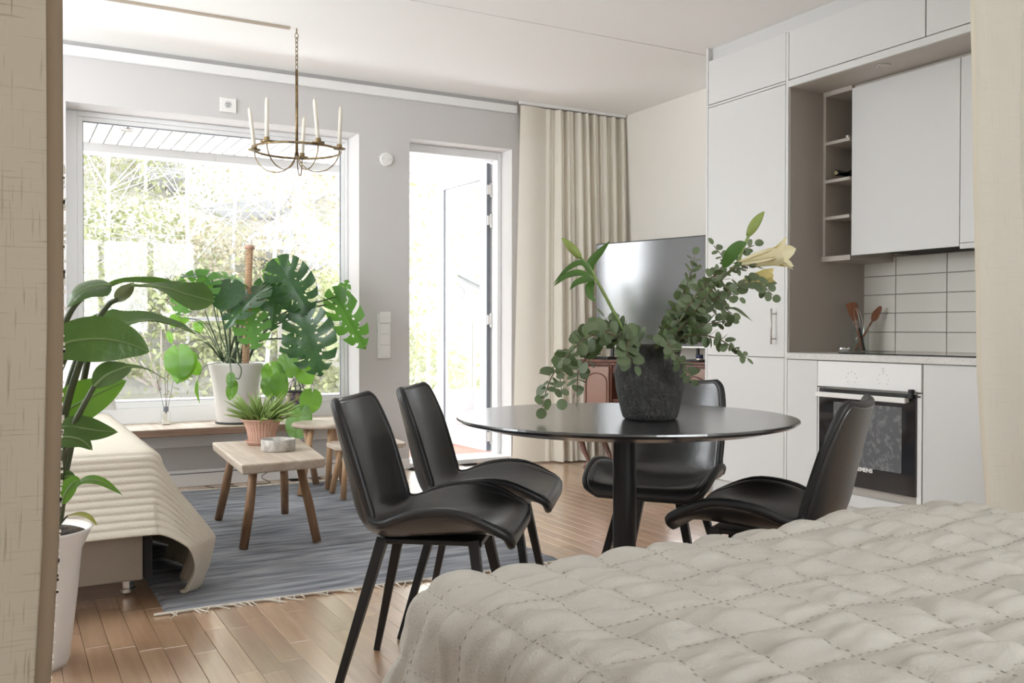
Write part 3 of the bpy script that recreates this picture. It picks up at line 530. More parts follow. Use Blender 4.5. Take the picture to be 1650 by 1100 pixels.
# ---- shell chairs
def chair_shell():
    nu, nv = 46, 27
    cx = [(.240, .428), (.237, .441), (.214, .452), (.11, .446), (-.01, .436), (-.11, .433), (-.168, .450), (-.202, .50), (-.222, .58), (-.244, .68), (-.264, .768), (-.272, .794)]
    wid = [.170, .202, .228, .242, .236, .214, .200, .198, .200, .198, .184, .160]
    lift = [.000, .004, .022, .074, .078, .048, .054, .064, .060, .050, .034, .026]
    tt = np.linspace(0, 1, len(cx)); uu = np.linspace(0, 1, nu)
    C = crom([(a, b, 0) for a, b in cx], 10); tC = np.linspace(0, 1, len(C))
    X = np.interp(uu, tC, C[:, 0]); Z = np.interp(uu, tC, C[:, 1])
    Wd = np.interp(uu, tC, crom([(a, 0, 0) for a in wid], 10)[:, 0]); Lf = np.interp(uu, tC, crom([(a, 0, 0) for a in lift], 10)[:, 0])
    P = np.zeros((nu, nv, 3)); vv = np.linspace(-1, 1, nv)
    for i in range(nu):
        t = unit(V(X[min(i+1, nu-1)]-X[max(i-1, 0)], 0, Z[min(i+1, nu-1)]-Z[max(i-1, 0)])); nrm = V(t[2], 0, -t[0])
        if i < 6: nrm = unit(V(.0, 0, 1)*(1-i/6)*1.0+nrm*(i/6+.001))
        a = np.abs(vv); l = Lf[i]*(a**2.6)
        P[i, :, 0] = X[i]+nrm[0]*l; P[i, :, 2] = Z[i]+nrm[2]*l; P[i, :, 1] = Wd[i]*np.sign(vv)*(a-.06*a**4)
    return P
SHELL = chair_shell()
def make_chair(label, loc, face):
    ch = thing('dining_chair', label, 'chair', (loc[0], loc[1], 0), math.atan2(face[1], face[0]), 'black shell chairs at the round table')
    if not make_chair.proto:
        sh = MB().grid(SHELL).build('seat_shell', M['leather'], None, smooth=True, solid=.028, sub=1, off=0); sh.parent = ch; sh.name = 'seat_shell'
        rim = [SHELL[0, j] for j in range(27)]+[SHELL[i, 26] for i in range(1, 46)]+[SHELL[45, j] for j in range(25, -1, -1)]+[SHELL[i, 0] for i in range(44, -1, -1)]
        pp = MB().tube(rim, .0125, 8, cap=False).build('edge_piping', M['piping'], None, smooth=True); pp.parent = ch
        sm_ = MB()
        for s in (2, 24): sm_.tube([SHELL[i, s]+V(0, 0, .0155 if i < 18 else .012)+V(.006 if i >= 18 else 0, 0, 0) for i in range(5, 21)], .0016, 5)
        sm_.tube([SHELL[20, j]+V(.012, 0, .010) for j in range(2, 25)], .0014, 5)
        sm_ = sm_.build('seat_seam', M['piping'], None); sm_.parent = ch
        fr = MB().box((-.13, -.11, .408), (.14, .11, .422)).box((-.15, -.10, .404), (-.10, .10, .418)).box((.11, -.10, .404), (.15, .10, .420)).build('under_frame', M['blackmetal'], None, bevel=.003); fr.parent = ch
        legs = []
        for sx, sy in ((1, 1), (1, -1), (-1, 1), (-1, -1)):
            a = V(.128*sx, .10*sy, .422); b = V((.205 if sx > 0 else -.235), .205*sy, 0.0)
            lg = MB().tube([a, b], [.021, .0135], 4, square=True, up=(1, 0, 0)).build('leg', M['blackmetal'], None, bevel=.002); lg.parent = ch; legs.append(lg)
        make_chair.proto = [sh, pp, sm_, fr]+legs
    else:
        for p in make_chair.proto: clone(p, p.name.split('.')[0], ch)
    return ch
make_chair.proto = None
make_chair('black leather shell chair nearest the bed, left of the table', (1.09, 2.425), (.80, -.60))
make_chair('black leather shell chair partly behind the nearest one, by the rug', (1.435, 2.80), (.79, -.61))
make_chair('black leather shell chair behind the table facing the camera', (2.11, 2.695), (-.80, -.60))
make_chair('black leather shell chair seen from behind between bed and oven', (1.985, 2.02), (-.52, .855))
# ---- TV console and television (turned out of the corner)
ca = V(3.63, 5.53, 0); cb = V(4.03, 4.68, 0); cdir = unit(cb-ca); rot = math.atan2(cdir[1], cdir[0])       # local x runs along the front to the right, local y goes to the back (-> into the corner)
cn = thing('tv_console', 'red-brown antique console with curved legs beneath the television', 'console', tuple(ca), rot)
L_ = lambda name, a, b, m, bev=.003, par=None: box(name, a, b, m, par or cn, bevel=bev, local=True)
CW, CD, CT = 1.02, .36, .797
L_('top', (-.02, -.02, CT-.022), (CW+.0, CD, CT), M['mahog'], .006); L_('moulding', (-.01, -.01, CT-.04), (CW-.01, CD, CT-.022), M['mahog'])
L_('frieze', (.23, .02, .70), (.66, CD, CT-.04), M['mahog'])
for x0, x1 in ((0.0, .23), (.66, .98)):
    L_('door_case', (x0, .01, .36), (x1, CD, CT-.04), M['mahog']); d_ = L_('door', (x0+.015, -.006, .375), (x1-.015, .01, .745), mat('polished_door', (.30, .15, .11), .16, coat=1, cior=2.6), .004)
    arch = [V(x0+.03, -.007, .38)]+[V((x0+x1)/2-((x1-x0)/2-.03)*math.cos(q), -.007, .64+.06*math.sin(q)) for q in np.linspace(0, math.pi, 9)]+[V(x1-.03, -.007, .38)]
    MB().tube(arch, .005, 6).build('arched_moulding', M['mahog'], d_, local=True)
L_('shelf', (.23, .02, .50), (.66, CD, .52), M['mahog']); L_('back_board', (.23, CD-.02, .36), (.66, CD, .665), M['mahog']); L_('bottom_board', (0, 0, .345), (.98, CD, .362), M['mahog'])
for x, y in ((.02, .02), (.96, .02), (.02, CD-.03), (.96, CD-.03), (.245, .02)):
    if x == .245: L_('inner_leg', (.235, .01, 0), (.262, .04, .345), M['mahog'], .004); continue
    s = -1 if x < .5 else 1
    pts = crom([V(x, y, .35), V(x+s*.035, y-.03, .27), V(x+s*.02, y-.012, .16), V(x-s*.012, y+.005, .07), V(x+s*.012, y-.015, .012)], 6)
    MB().tube(pts, np.interp(np.linspace(0, 1, len(pts)), [0, .25, .6, .85, 1], [.03, .028, .019, .013, .02]), 8).build('curved_leg', M['mahog'], cn, smooth=True, local=True)
tvd = unit(cdir*.75+V(.0, -.42, 0)); tvr = math.atan2(tvd[1], tvd[0]); tvp = at(960, 560, 6.72)
tv = thing('television', 'large flat black television reflecting the windows above the console', 'television', (tvp[0], tvp[1], CT), tvr)
box('cabinet', (0, 0, .088), (1.20, .03, .83), M['black'], tv, bevel=.004, local=True); box('screen', (.008, -.003, .10), (1.192, .001, .822), M['tv'], tv, local=True); box('bezel_strip', (0, -.004, .088), (1.2, .0, .099), M['steel'], tv, local=True)
for x in (.14, .86): MB().tube([V(x, .02, .09), V(x, .02, .012)], .012, 8).box((x-.05, -.05, 0.0005), (x+.05, .09, .012)).build('foot', M['black'], tv, local=True)
mp = ca+cdir*.06+V(-cdir[1], cdir[0], 0)*.07
mb_ = thing('media_box', 'flat black media box on the left end of the console', 'media box', (mp[0], mp[1], CT+.0005), rot); box('case', (-.07, -.045, 0), (.13, .05, .018), M['black'], mb_, bevel=.004, local=True); box('front_window', (-.06, -.0465, .005), (.12, -.045, .012), M['ovenglass'], mb_, local=True)
cpn = at(1133, 582, 6.02)
cu = thing('candle_cup', 'small blue and silver cup on the console beside the tall cabinet', 'cup', (cpn[0]+.02, cpn[1]+.06, CT+.0005)); MB().lathe([(.012, 0), (.022, .004), (.024, .022)], 20).build('base', M['steel'], cu, local=True, smooth=True); MB().lathe([(.024, .022), (.025, .045), (.022, .045), (.021, .025)], 20).build('bowl', mat('navy_glass', (.02, .03, .09), .2), cu, local=True, smooth=True)
# ---- cloth draped over a block: s, t run over the flat cloth, the overhang rolls over the edge and hangs
def drape(S, T, x0, x1, y0, y1, zt, r, flare, floor_z=.012, tuck=None):
    cx = np.clip(S, x0, x1); cy = np.clip(T, y0, y1); ox = S-cx; oy = T-cy; L = np.hypot(ox, oy)+1e-9
    q = np.clip(L/r, 0, math.pi/2); h = r*np.sin(q); dz = r*(1-np.cos(q)); ex = np.clip(L-r*math.pi/2, 0, None)
    h = h+(ex*flare if tuck is None else np.interp(ex, *tuck)); dz = dz+ex*math.sqrt(1-flare**2); P = np.stack([cx+ox/L*h, cy+oy/L*h, zt-dz], -1)
    ov_ = np.clip(floor_z-P[..., 2], 0, None); P[..., 2] += ov_; P[..., 0] += ox/L*ov_*.5; P[..., 1] += oy/L*ov_*.5
    N = np.stack([ox/L*np.sin(q), oy/L*np.sin(q), np.cos(q)], -1); return P, N, L
# ---- bed with quilted cover
BX0, BX1, BY0, BY1, BZ = .72, 2.09, -.75, 1.515, .545
bd = thing('bed', 'double bed under the linen quilt in the foreground', 'bed', (1.4, .4, 0))
box('base', (BX0+.03, BY0+.02, .09), (BX1-.03, BY1-.03, .30), M['bedbase'], bd, bevel=.01); box('mattress', (BX0+.01, BY0+.01, .30), (BX1-.01, BY1-.01, BZ-.025), M['mattress'], bd, bevel=.05)
for x in (BX0+.1, BX1-.1):
    for y in (BY0+.1, BY1-.1): MB().lathe([(.025, 0), (.025, .09)], 16, (x, y, 0)).build('leg', M['blackmetal'], bd)
qs = np.arange(BX0-.40, BX1+.34, .0085); qt = np.arange(BY0+.15, BY1+.34, .0085); S, T = np.meshgrid(qs, qt)
SX, SYq = .1225, .147
sw_ = .010*np.sin(T*9+1)+.006*np.sin(T*23); tw_ = .010*np.sin(S*7+2)+.006*np.sin(S*19)
u = np.abs((S-.6795+sw_)/SX-np.round((S-.6795+sw_)/SX))*2; w = np.abs((T-1.332+tw_)/SYq-np.round((T-1.332+tw_)/SYq))*2
puff = (1-np.exp(-(u*SX/2/.011)))*(1-np.exp(-(w*SYq/2/.011)))*(.55+.45*np.sin(np.clip(u, 0, 1)*math.pi/2)*np.sin(np.clip(w, 0, 1)*math.pi/2))
wr_ = vnoise(S*9+3*vnoise(S*6, T*6, 5), T*34, 3)-.5; wr2 = vnoise(S*17+9, T*52+2*vnoise(S*8, T*8, 9), 7)-.5; wr3 = vnoise(S*6+2, T*6+3, 11)-.5; wr4 = vnoise(S*60, T*60, 13)-.5
hgt = .0125*puff+.0165*wr_*(.2+.8*puff)+.0110*wr2*(.2+.8*puff)+.010*wr3+.0015*wr4
zt = BZ+.022*np.exp(-((S-1.95)/.35)**2)*np.exp(-((T-1.45)/.5)**2)
P, N, L = drape(S, T, BX0, BX1, BY0, BY1, zt, .075, .20)
rip = np.clip(L-.09, 0, 1)*(.22*np.sin(T*17+1.2*np.sin(T*5))*np.where(S < BX0, 1, 0)+.2*np.sin(S*15)*np.where(T > BY1, 1, 0))
P = P+N*(hgt+rip*.55)[..., None]
ql = thing('quilt', 'oatmeal linen quilt stitched in rectangles covering the bed', 'quilt', (1.4, .4, BZ))
MB().grid(P).build('cover', M['quilt'], ql, smooth=True)
# hand stitches sunk into the seams
stc = MB(); random.seed(2); Pn = P+N*.0012
def stitch(i, j, di, dj):
    if 0 <= i+di < P.shape[0] and 0 <= j+dj < P.shape[1]: stc.tube([Pn[i, j], Pn[i, j]*.3+Pn[i+di, j+dj]*.7], .0008, 4)
for i in range(0, P.shape[0]-2, 1):
    if qt[i] < .35: continue
    for j in range(0, P.shape[1]-2, 1):
        if u[i, j]*SX/2 < .0043 and i % 2: stitch(i, j, 1, 0)
        if w[i, j]*SYq/2 < .0043 and j % 2: stitch(i, j, 0, 1)
stc.build('stitching', M['thread'], ql, kind='stuff')
# ---- daybed with ribbed throw
AX1, AY0, AY1, AZ = .50, 3.66, 5.55, .545
dbx = thing('daybed', 'daybed with taupe skirted base under the cream throw', 'bed', (-.1, 4.6, 0))
box('skirt', (-.75, AY0+.03, .062), (AX1-.04, AY1, .40), M['bedbase'], dbx, bevel=.008); box('skirt_gap_shade', (AX1-.035, AY0+.05, .065), (AX1-.005, AY1, .40), M['dark'], dbx); box('mattress', (-.75, AY0+.005, .40), (AX1-.005, AY1, AZ-.012), M['mattress'], dbx, bevel=.04)  # near-black box beside the skirt paints the shade of the gap
box('plinth', (-.6, AY0+.08, .0), (.40, AY0+.13, .062), wood('dark_plinth', (.16, .10, .065), (.10, .06, .04), 0), dbx)
for x, y in ((AX1-.09, AY0+.09), (AX1-.09, AY1-.1), (-.65, AY1-.1)):
    MB().lathe([(.03, 0.0125), (.03, .026), (.022, .028), (.022, .05), (.027, .052), (.027, .062)], 20, (x, y, 0)).build('leg', M['chrome'], dbx, smooth=False)
ts = np.concatenate([np.arange(-.75, AX1-.02, .03), np.arange(AX1-.02, AX1+.60, .012)]); tt_ = np.arange(AY0-.29, 5.36, .0052); S, T = np.meshgrid(ts, tt_)
P, N, L = drape(S, T, -.9, AX1-.03, AY0+.03, 9, AZ, .05, .30, .016, ([0, .12, .30, .42, .60], [0, .06, .17, .15, .08]))
ribs = .0032*np.cos(T*2*math.pi/.0262)**1+.003*(vnoise(S*7, T*9, 4)-.5)
edgew = np.clip((.03-(T-(AY0-.29)))/.03, 0, 1)
wav = np.clip(L-.1, 0, 1)*(.05*np.sin(T*16)*np.where(S > AX1, 1, 0)+.03*np.sin(S*9+1)*np.where(T < AY0, 1, 0))
P = P+N*(ribs*(1-edgew)+wav)[..., None]; P[..., 2] = np.maximum(P[..., 2], .016)
th = thing('throw_blanket', 'ribbed cream throw draped over the daybed and down to the rug', 'blanket', (.0, 4.5, AZ)); MB().grid(P).build('fabric', M['throw'], th, smooth=True, solid=.007, off=1)
def pillow(name, label, c, sx, sy, sz, rz, tilt, m):
    o = thing(name, label, 'cushion', c); n = 18; g = np.linspace(-1, 1, n); A, B = np.meshgrid(g, g); hh = ((1-A**4)*(1-B**4))**.45*sz
    Rz = Matrix.Rotation(rz, 3, 'Z') @ Matrix.Rotation(tilt, 3, 'X'); mb2 = MB()
    for s in (1, -1):
        Q = np.stack([A*sx*(1-.06*(1-B**2)), B*sy*(1-.06*(1-A**2)), s*hh], -1).reshape(-1, 3); Q = np.array([Rz @ Vector(q) for q in Q]).reshape(n, n, 3); mb2.grid(Q if s > 0 else Q[:, ::-1])
    p = mb2.build('cover', m, o, smooth=True, local=True); p.location = (0, 0, 0); return o
pillow('cushion', 'pale linen cushion leaning at the far end of the daybed', (.30, 5.45, AZ+.20), .25, .20, .07, -.15, 1.05, M['cushion'])
# ---- rug with fringe
rg = thing('rug', 'blue-grey woven rug with knotted white fringe', 'rug', (1.3, 4.6, 0))
RXa, RXb, RYa, RYb = .50, 2.12, 3.40, 5.93
gx = np.linspace(RXa, RXb, 120); gy = np.linspace(RYa, RYb, 200); S, T = np.meshgrid(gx, gy)
Z = .005+.004*np.clip((vnoise(S*3+1, T*13, 21)-.45)*2.2, 0, 1)+.0025*vnoise(S*9, T*40, 22); e_ = np.minimum.reduce([S-RXa, RXb-S, T-RYa, RYb-T]); Z = np.where(e_ < .004, .0008, Z)
sk_ = .05*(T-RYa)/(RYb-RYa); MB().grid(np.stack([S+.03*(T-RYa)*0-.0, T+.018*np.sin(S*2.5), Z], -1)).build('weave', M['rug'], rg, smooth=True)
random.seed(3); fm = None
MB().tube([V(x, RYa-.004+.018*math.sin(x*2.5), .006) for x in np.linspace(RXa-.04, RXb, 40)], .0055, 6).build('knotted_border', M['fringe'], rg, smooth=True)
MB().tube([V(x, RYb+.004+.018*math.sin(x*2.5), .006) for x in np.linspace(RXa, RXb, 40)], .0055, 6).build('knotted_border', M['fringe'], rg, smooth=True)
for end, y0, sg in ((0, RYa, -1), (1, RYb, 1)):
    for k in range(52 if end == 0 else 40):
        x = RXa+.02+(RXb-RXa-.04)*k/(51 if end == 0 else 39)+random.uniform(-.012, .012); y = y0+.018*math.sin(x*2.5); a = random.uniform(-.5, 1.1); l = random.uniform(.03, .065)
        pts = [V(x, y, .006), V(x+a*l*.4, y+sg*l*.5, .004+random.uniform(0, .006)), V(x+a*l+random.uniform(-.01, .01), y+sg*l, .003)]
        MB().tube(pts, [.0035, .003, .0018], 5).build('tassel', M['fringe'], rg)
# ---- low rustic table
lt = thing('coffee_table', 'low rustic bench table of pale planks with round brown legs', 'table', (1.14, 4.5, 0))
MB().add([(.905, 4.045, .374), (1.285, 4.085, .374), (1.395, 4.90, .374), (.955, 4.93, .374), (.90, 4.04, .418), (1.29, 4.08, .418), (1.40, 4.905, .418), (.95, 4.935, .418)], [(0,3,2,1),(4,5,6,7),(0,1,5,4),(1,2,6,5),(2,3,7,6),(3,0,4,7)]).build('table_top', M['birchwood'], lt, bevel=.008)
for f, t in (((.95, 4.225), (1.00, 4.24)), ((1.285, 4.21), (1.215, 4.26)), ((.985, 4.95), (1.03, 4.83)), ((1.335, 4.955), (1.29, 4.83))):
    MB().tube([V(f[0], f[1], 0.0125), V((f[0]+t[0])/2+.004, (f[1]+t[1])/2, .19), V(t[0], t[1], .38)], [.0205, .022, .019], 10).build('leg', M['legwood'], lt, smooth=True)
# ---- stools by the window
s1 = thing('round_stool', 'round pale wooden stool between rug and window board', 'stool', (1.73, 5.60, 0), group='wooden stools')
MB().lathe([(.02, .398), (.165, .398), (.178, .408), (.178, .418), (.168, .426), (.02, .426)], 44, (1.735, 5.60, 0)).build('seat', M['birchwood'], s1)
for f, t in (((1.555, 5.425), (1.655, 5.53)), ((1.765, 5.80), (1.655, 5.67)), ((1.775, 5.585), (1.765, 5.50)), ((1.93, 5.76), (1.83, 5.67))): MB().tube([V(*f, .0125), V(*t, .402)], [.0205, .0185], 10).build('leg', M['legpale'], s1, smooth=True)
s2 = thing('oblong_stool', 'low oblong wooden stool behind the backs of the two left chairs', 'stool', (1.92, 5.3, 0), group='wooden stools')
MB().poly([(1.72+.03, 5.13), (2.09, 5.13), (2.13, 5.18), (2.15, 5.37), (2.10, 5.44), (1.75, 5.44), (1.70, 5.38), (1.69, 5.18)], .300, .326).build('seat', M['birchwood'], s2, bevel=.006)
box('batten', (1.80, 5.16, .284), (1.86, 5.42, .301), M['legpale'], s2); box('batten', (2.0, 5.16, .284), (2.06, 5.42, .301), M['legpale'], s2)
for f, t in (((1.742, 5.19), (1.765, 5.21)), ((2.095, 5.18), (2.04, 5.22)), ((1.75, 5.43), (1.79, 5.37)), ((2.11, 5.43), (2.05, 5.37))): MB().tube([V(*f, .0125), V(*t, .302)], [.0185, .0165], 10).build('leg', M['legpale'], s2, smooth=True)
# ---- chandelier
hk = onZ(478, 46, CEIL); hx, hy = 1.496, 5.287
cl = thing('chandelier', 'brass ring chandelier on a chain with five candle holders', 'chandelier', (hx, hy, 2.02))
RZ = 2.035; RR = .25
ringpts = [V(hx+RR*math.cos(q), hy+RR*math.sin(q), RZ) for q in np.linspace(0, 2*math.pi, 49)]
MB().tube(ringpts, .0062, 6, cap=False).build('ring', M['brass'], cl, smooth=True)
MB().tube([V(hx, hy, 2.50), V(hx, hy, RZ-.03)], .0085, 10).build('stem', M['brass'], cl, smooth=True)
box('hook', (hx-.003, hy-.003, CEIL-.03), (hx+.003, hy+.003, CEIL), M['brass'], cl)
nl = 8; zl = np.linspace(CEIL-.03, 2.505, nl+1)
for k in range(nl):
    zc = (zl[k]+zl[k+1])/2; a = math.radians(90*(k % 2)+30); lh = (zl[k]-zl[k+1])*.5+.005; big = 1.5 if k == 0 else 1
    MB().tube([V(hx+.0085*big*math.sin(q)*math.cos(a), hy+.0085*big*math.sin(q)*math.sin(a), zc+lh*math.cos(q)) for q in np.linspace(0, 2*math.pi, 15)], .0022, 5, cap=False).build('chain_link', M['brass'], cl, smooth=True)
# candle angles measured round the ring (world), so that they sit left, far left, near, far right, right
angs = [math.radians(a) for a in (147, 214, 67, -78, -33)]
for i, q in enumerate(angs):
    p = V(hx+RR*math.cos(q), hy+RR*math.sin(q), RZ)
    a = MB(); pts = []
    for w in np.linspace(0, math.pi, 15):
        f = (1-math.cos(w))/2; pts.append(V(hx+(RR*(1-f)+.008*f)*math.cos(q), hy+(RR*(1-f)+.008*f)*math.sin(q), RZ-.118*math.sin(w)*(1 if w < math.pi/2 else 1)-.012*f))
    MB().tube(pts, .0032, 6).build('arm', M['brass'], cl, smooth=True)
    hd_ = MB().lathe([(.002, 0), (.034, .004), (.036, .010), (.015, .010), (.015, .032), (.012, .032), (.012, .012), (.002, .012)], 20, p).build('drip_pan', M['brass'], cl, smooth=False)
    lean = V(*[(-.03, .0, .012, -.022, .008)[i]*c for c in (AR[0], AR[1], 0)]); b = p+V(0, 0, .0125)
    cd = thing('candle', ['white candle on the far left holder of the chandelier, leaning outwards', 'white candle standing second from left on the chandelier', 'white candle at the near side of the chandelier behind the stem', 'white candle second from right on the chandelier', 'white candle on the far right holder of the chandelier'][i], 'candle', tuple(b), group='chandelier candles')
    MB().tube([b, b+V(0, 0, .215)+lean*.9, b+V(0, 0, .232)+lean, b+V(0, 0, .238)+lean], [.0118, .0108, .0085, .003], 14).build('wax', M['wax'], cd, smooth=True)
    MB().tube([b+V(0, 0, .236)+lean, b+V(0, 0, .248)+lean, b+V(.004, 0, .254)+lean], .0016, 5).build('wick', M['wick'], cd)
# ---- cable on the floor
cbp = [onZ(*p, .004) for p in ((330, 783), (352, 786), (378, 783), (392, 785))]
tag(MB().tube(crom([p for p in cbp], 6), .0025, 6).build('floor_cable', M['cable'], None, smooth=True), 'thin dark cable lying on the floor under the window board', 'cable')
hg = crom([V(1.62, 5.945, .36), V(1.63, 5.93, .30), V(1.70, 5.93, .24), V(1.60, 5.95, .14), V(1.46, 5.97, .06), V(1.52, 5.99, .012), V(1.42, 6.0, .008)], 6)
tag(MB().tube(hg, .0025, 6).build('hanging_cable', M['cable'], None, smooth=True), 'thin dark cable hanging from the window board behind the coffee table', 'cable')
# ================================================================ OUTSIDE
SO = thing('balcony_soffit', 'white boarded balcony ceiling outside the window', None, (1.8, 7.2, 2.45), kind='structure')
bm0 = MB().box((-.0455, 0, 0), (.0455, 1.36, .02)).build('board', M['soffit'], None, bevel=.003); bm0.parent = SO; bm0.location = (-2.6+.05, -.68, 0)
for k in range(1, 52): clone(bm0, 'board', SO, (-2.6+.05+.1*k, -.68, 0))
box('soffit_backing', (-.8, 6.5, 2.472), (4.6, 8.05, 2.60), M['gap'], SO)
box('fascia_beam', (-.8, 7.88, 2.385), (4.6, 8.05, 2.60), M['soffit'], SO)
sp = onZ(204, 208, 2.45); dl2 = thing('soffit_spotlight', 'small round spotlight in the balcony ceiling outside the window', 'spotlight', (sp[0], sp[1], 2.45)); MB().lathe([(.03, 0), (.05, 0), (.047, -.012), (.03, -.008)], 24, cap=False).build('ring', M['steel'], dl2, local=True, smooth=True); MB().lathe([(.03, -.002), (.03, -.004)], 20).build('lens', M['pvc'], dl2, local=True)
BLX = 3.97
DK = thing('balcony_deck', 'red-brown boarded balcony floor', None, (1.8, 7.2, -.06), kind='structure')
box('slab', (-.8, 6.5, -.25), (4.1, 8.05, -.085), M['parapet'], DK)
for k in range(11): box('deck_board', (-.8, 6.51+.14*k, -.085), (BLX+.05, 6.51+.14*k+.132, -.05), M['deck'], DK)
PA = thing('balcony_parapet', 'white panelled balcony parapet with glass and a grey handrail', 'parapet', (1.8, 7.95, -.05))
for k in range(5):
    x0 = -.8+k*.96; box('panel', (x0+.004, 7.93, -.05), (min(x0+.956, BLX), 7.97, .44), M['parapet'], PA, bevel=.003)
    box('glass_panel', (x0+.02, 7.948, .45), (min(x0+.94, BLX-.02), 7.952, 1.07), M['glass'], PA)
for k in range(3): box('side_panel', (BLX-.02, 6.52+k*.47, -.05), (BLX+.02, 6.52+k*.47+.464, .44), M['parapet'], PA, bevel=.003)
MB().box((-.8, 7.925, 1.075), (BLX+.02, 7.975, 1.105)).box((BLX-.025, 6.5, 1.075), (BLX+.025, 7.925, 1.105)).build('handrail', mat('grey_rail', (.50, .51, .53), .4), PA, bevel=.004)
for x, y in ((BLX, 7.95), (BLX, 7.2), (2.1, 7.95), (.1, 7.95)): box('post', (x-.015, y-.015, .44), (x+.015, y+.015, 1.075), M['steel'], PA)
# hillside
gx = np.linspace(-24, 22, 70); gy = np.linspace(10.5, 40, 60); S, T = np.meshgrid(gx, gy)
slope = np.clip((T-11)/13, 0, 1); Zh = -1.6+11.5*slope**1.1+1.1*(vnoise(S*.5, T*.5, 31)-.5)*2+.5*(vnoise(S*1.7, T*1.7, 33)-.5)
fall = np.clip((S-.435*T)/2.2, 0, 1); Zh = Zh*(1-fall)+(-6)*fall
hill = tag(MB().grid(np.stack([S, T, Zh], -1)).build('hillside', M['ground'], None, smooth=True), 'bright overgrown hillside rising beyond the balcony', kind='structure')
def hz(x, y):
    i = min(len(gy)-1, max(0, int(round((y-gy[0])/(gy[1]-gy[0]))))); j = min(len(gx)-1, max(0, int(round((x-gx[0])/(gx[1]-gx[0]))))); return Zh[i, j]
rng = np.random.default_rng(5)
def leaves(C, size, parent, m, name='foliage'):
    n = len(C); a = rng.normal(size=(n, 3)); a /= np.linalg.norm(a, axis=1)[:, None]; b = np.cross(a, rng.normal(size=(n, 3))); b /= np.linalg.norm(b, axis=1)[:, None]
    s = size*rng.uniform(.6, 1.3, (n, 1)); Q = np.stack([C-a*s, C+b*s*.55, C+a*s, C-b*s*.55], 1).reshape(-1, 3)
    mb = MB(); mb.v = Q.tolist(); mb.f = [(4*i, 4*i+1, 4*i+2, 4*i+3) for i in range(n)]; return mb.build(name, m, parent, kind='stuff')
def birch(label, px, py, D, h, m, nleaf, spread, lean=0, group='trees on the hillside'):
    b = at(px, py, D); b[2] = hz(b[0], b[1])-.1; t = thing('birch_tree', label, 'tree', tuple(b), group=group)
    h = h-b[2]; tp = [b, b+V(lean*.3, 0, h*.35), b+V(lean*.7, .1, h*.7), b+V(lean, 0, h)]; tp = crom(tp, 5); MB().tube(tp, np.linspace(.034, .008, len(tp)), 7).build('trunk', M['bark'], t, smooth=True)
    br = MB(); tips = []
    for k in range(26):
        f = rng.uniform(.25, .98); s = tp[int(f*(len(tp)-1))]; q = rng.uniform(0, 6.28); l = (1.1-f)*spread+.35
        e = s+V(math.cos(q)*l, math.sin(q)*l, l*rng.uniform(.2, .9)); mid = (s+e)/2+V(0, 0, .12*l); br.tube([s, mid, e], [.011, .007, .003], 4); tips += [mid, e]
        for _ in range(4):
            g = rng.uniform(.3, 1); s2 = s*(1-g)+e*g; e2 = s2+rng.normal(size=3)*.28*l*V(1, 1, .6)+V(0, 0, -.05*l); br.tube([s2, e2], [.005, .002], 4); tips.append(e2)
    br.build('branches', M['bark'] if rng.uniform() < .6 else M['twig'], t, kind='stuff')
    T_ = np.array(tips); nleaf = int(nleaf*1.9); C = T_[rng.integers(0, len(T_), nleaf)]+rng.normal(size=(nleaf, 3))*.28; leaves(C, .034, t, m)
birch('slender white birch in front of the hillside left of the chandelier', 302, 430, 13, 6.5, M['fol2'], 500, 1.6)
birch('thin pale birch behind the chandelier with few leaves', 372, 440, 14, 6.5, M['fol1'], 350, 1.5, .2)
birch('leaning pale birch right of the chandelier', 425, 440, 12.5, 6, M['fol2'], 600, 1.5, .5)
birch('bare birch at the right side of the large window', 520, 450, 14, 7, M['fol2'], 900, 1.8, -.4)
birch('leafy yellow-green birch at the left side of the large window', 175, 450, 13, 6.5, M['fol1'], 2200, 1.9)
birch('leafy birch seen through the open balcony door', 690, 450, 12, 6.5, M['fol1'], 3400, 1.6)
birch('small bare birch between the moss pole and the window frame', 470, 470, 16, 6, M['fol2'], 500, 1.5)
birch('tall spindly birch near the left window frame', 235, 450, 15.5, 7, M['fol1'], 700, 1.6)
def shrub(label, px, py, D, rx, rz, m, n):
    c = at(px, py, D); c[2] = hz(c[0], c[1])+rz*.6; t = thing('hillside_shrub', label, 'shrub', (c[0], c[1], c[2]-rz*.9), group='shrubs on the hillside')
    n = int(n*2.2); d = rng.normal(size=(n, 3)); d /= np.linalg.norm(d, axis=1)[:, None]; C = c+d*rng.uniform(.35, 1, (n, 1))**.5*V(rx, rx, rz)*(1+.25*rng.normal(size=(n, 1))*.5); leaves(C, .05, t, m)
    st = MB()
    for k in range(7): st.tube([c+V(0, 0, -rz*.95), c+V(*(rng.normal(size=3)*V(rx, rx, rz)*.5))], [.025, .006], 4)
    st.build('stems', M['twig'], t, kind='stuff')
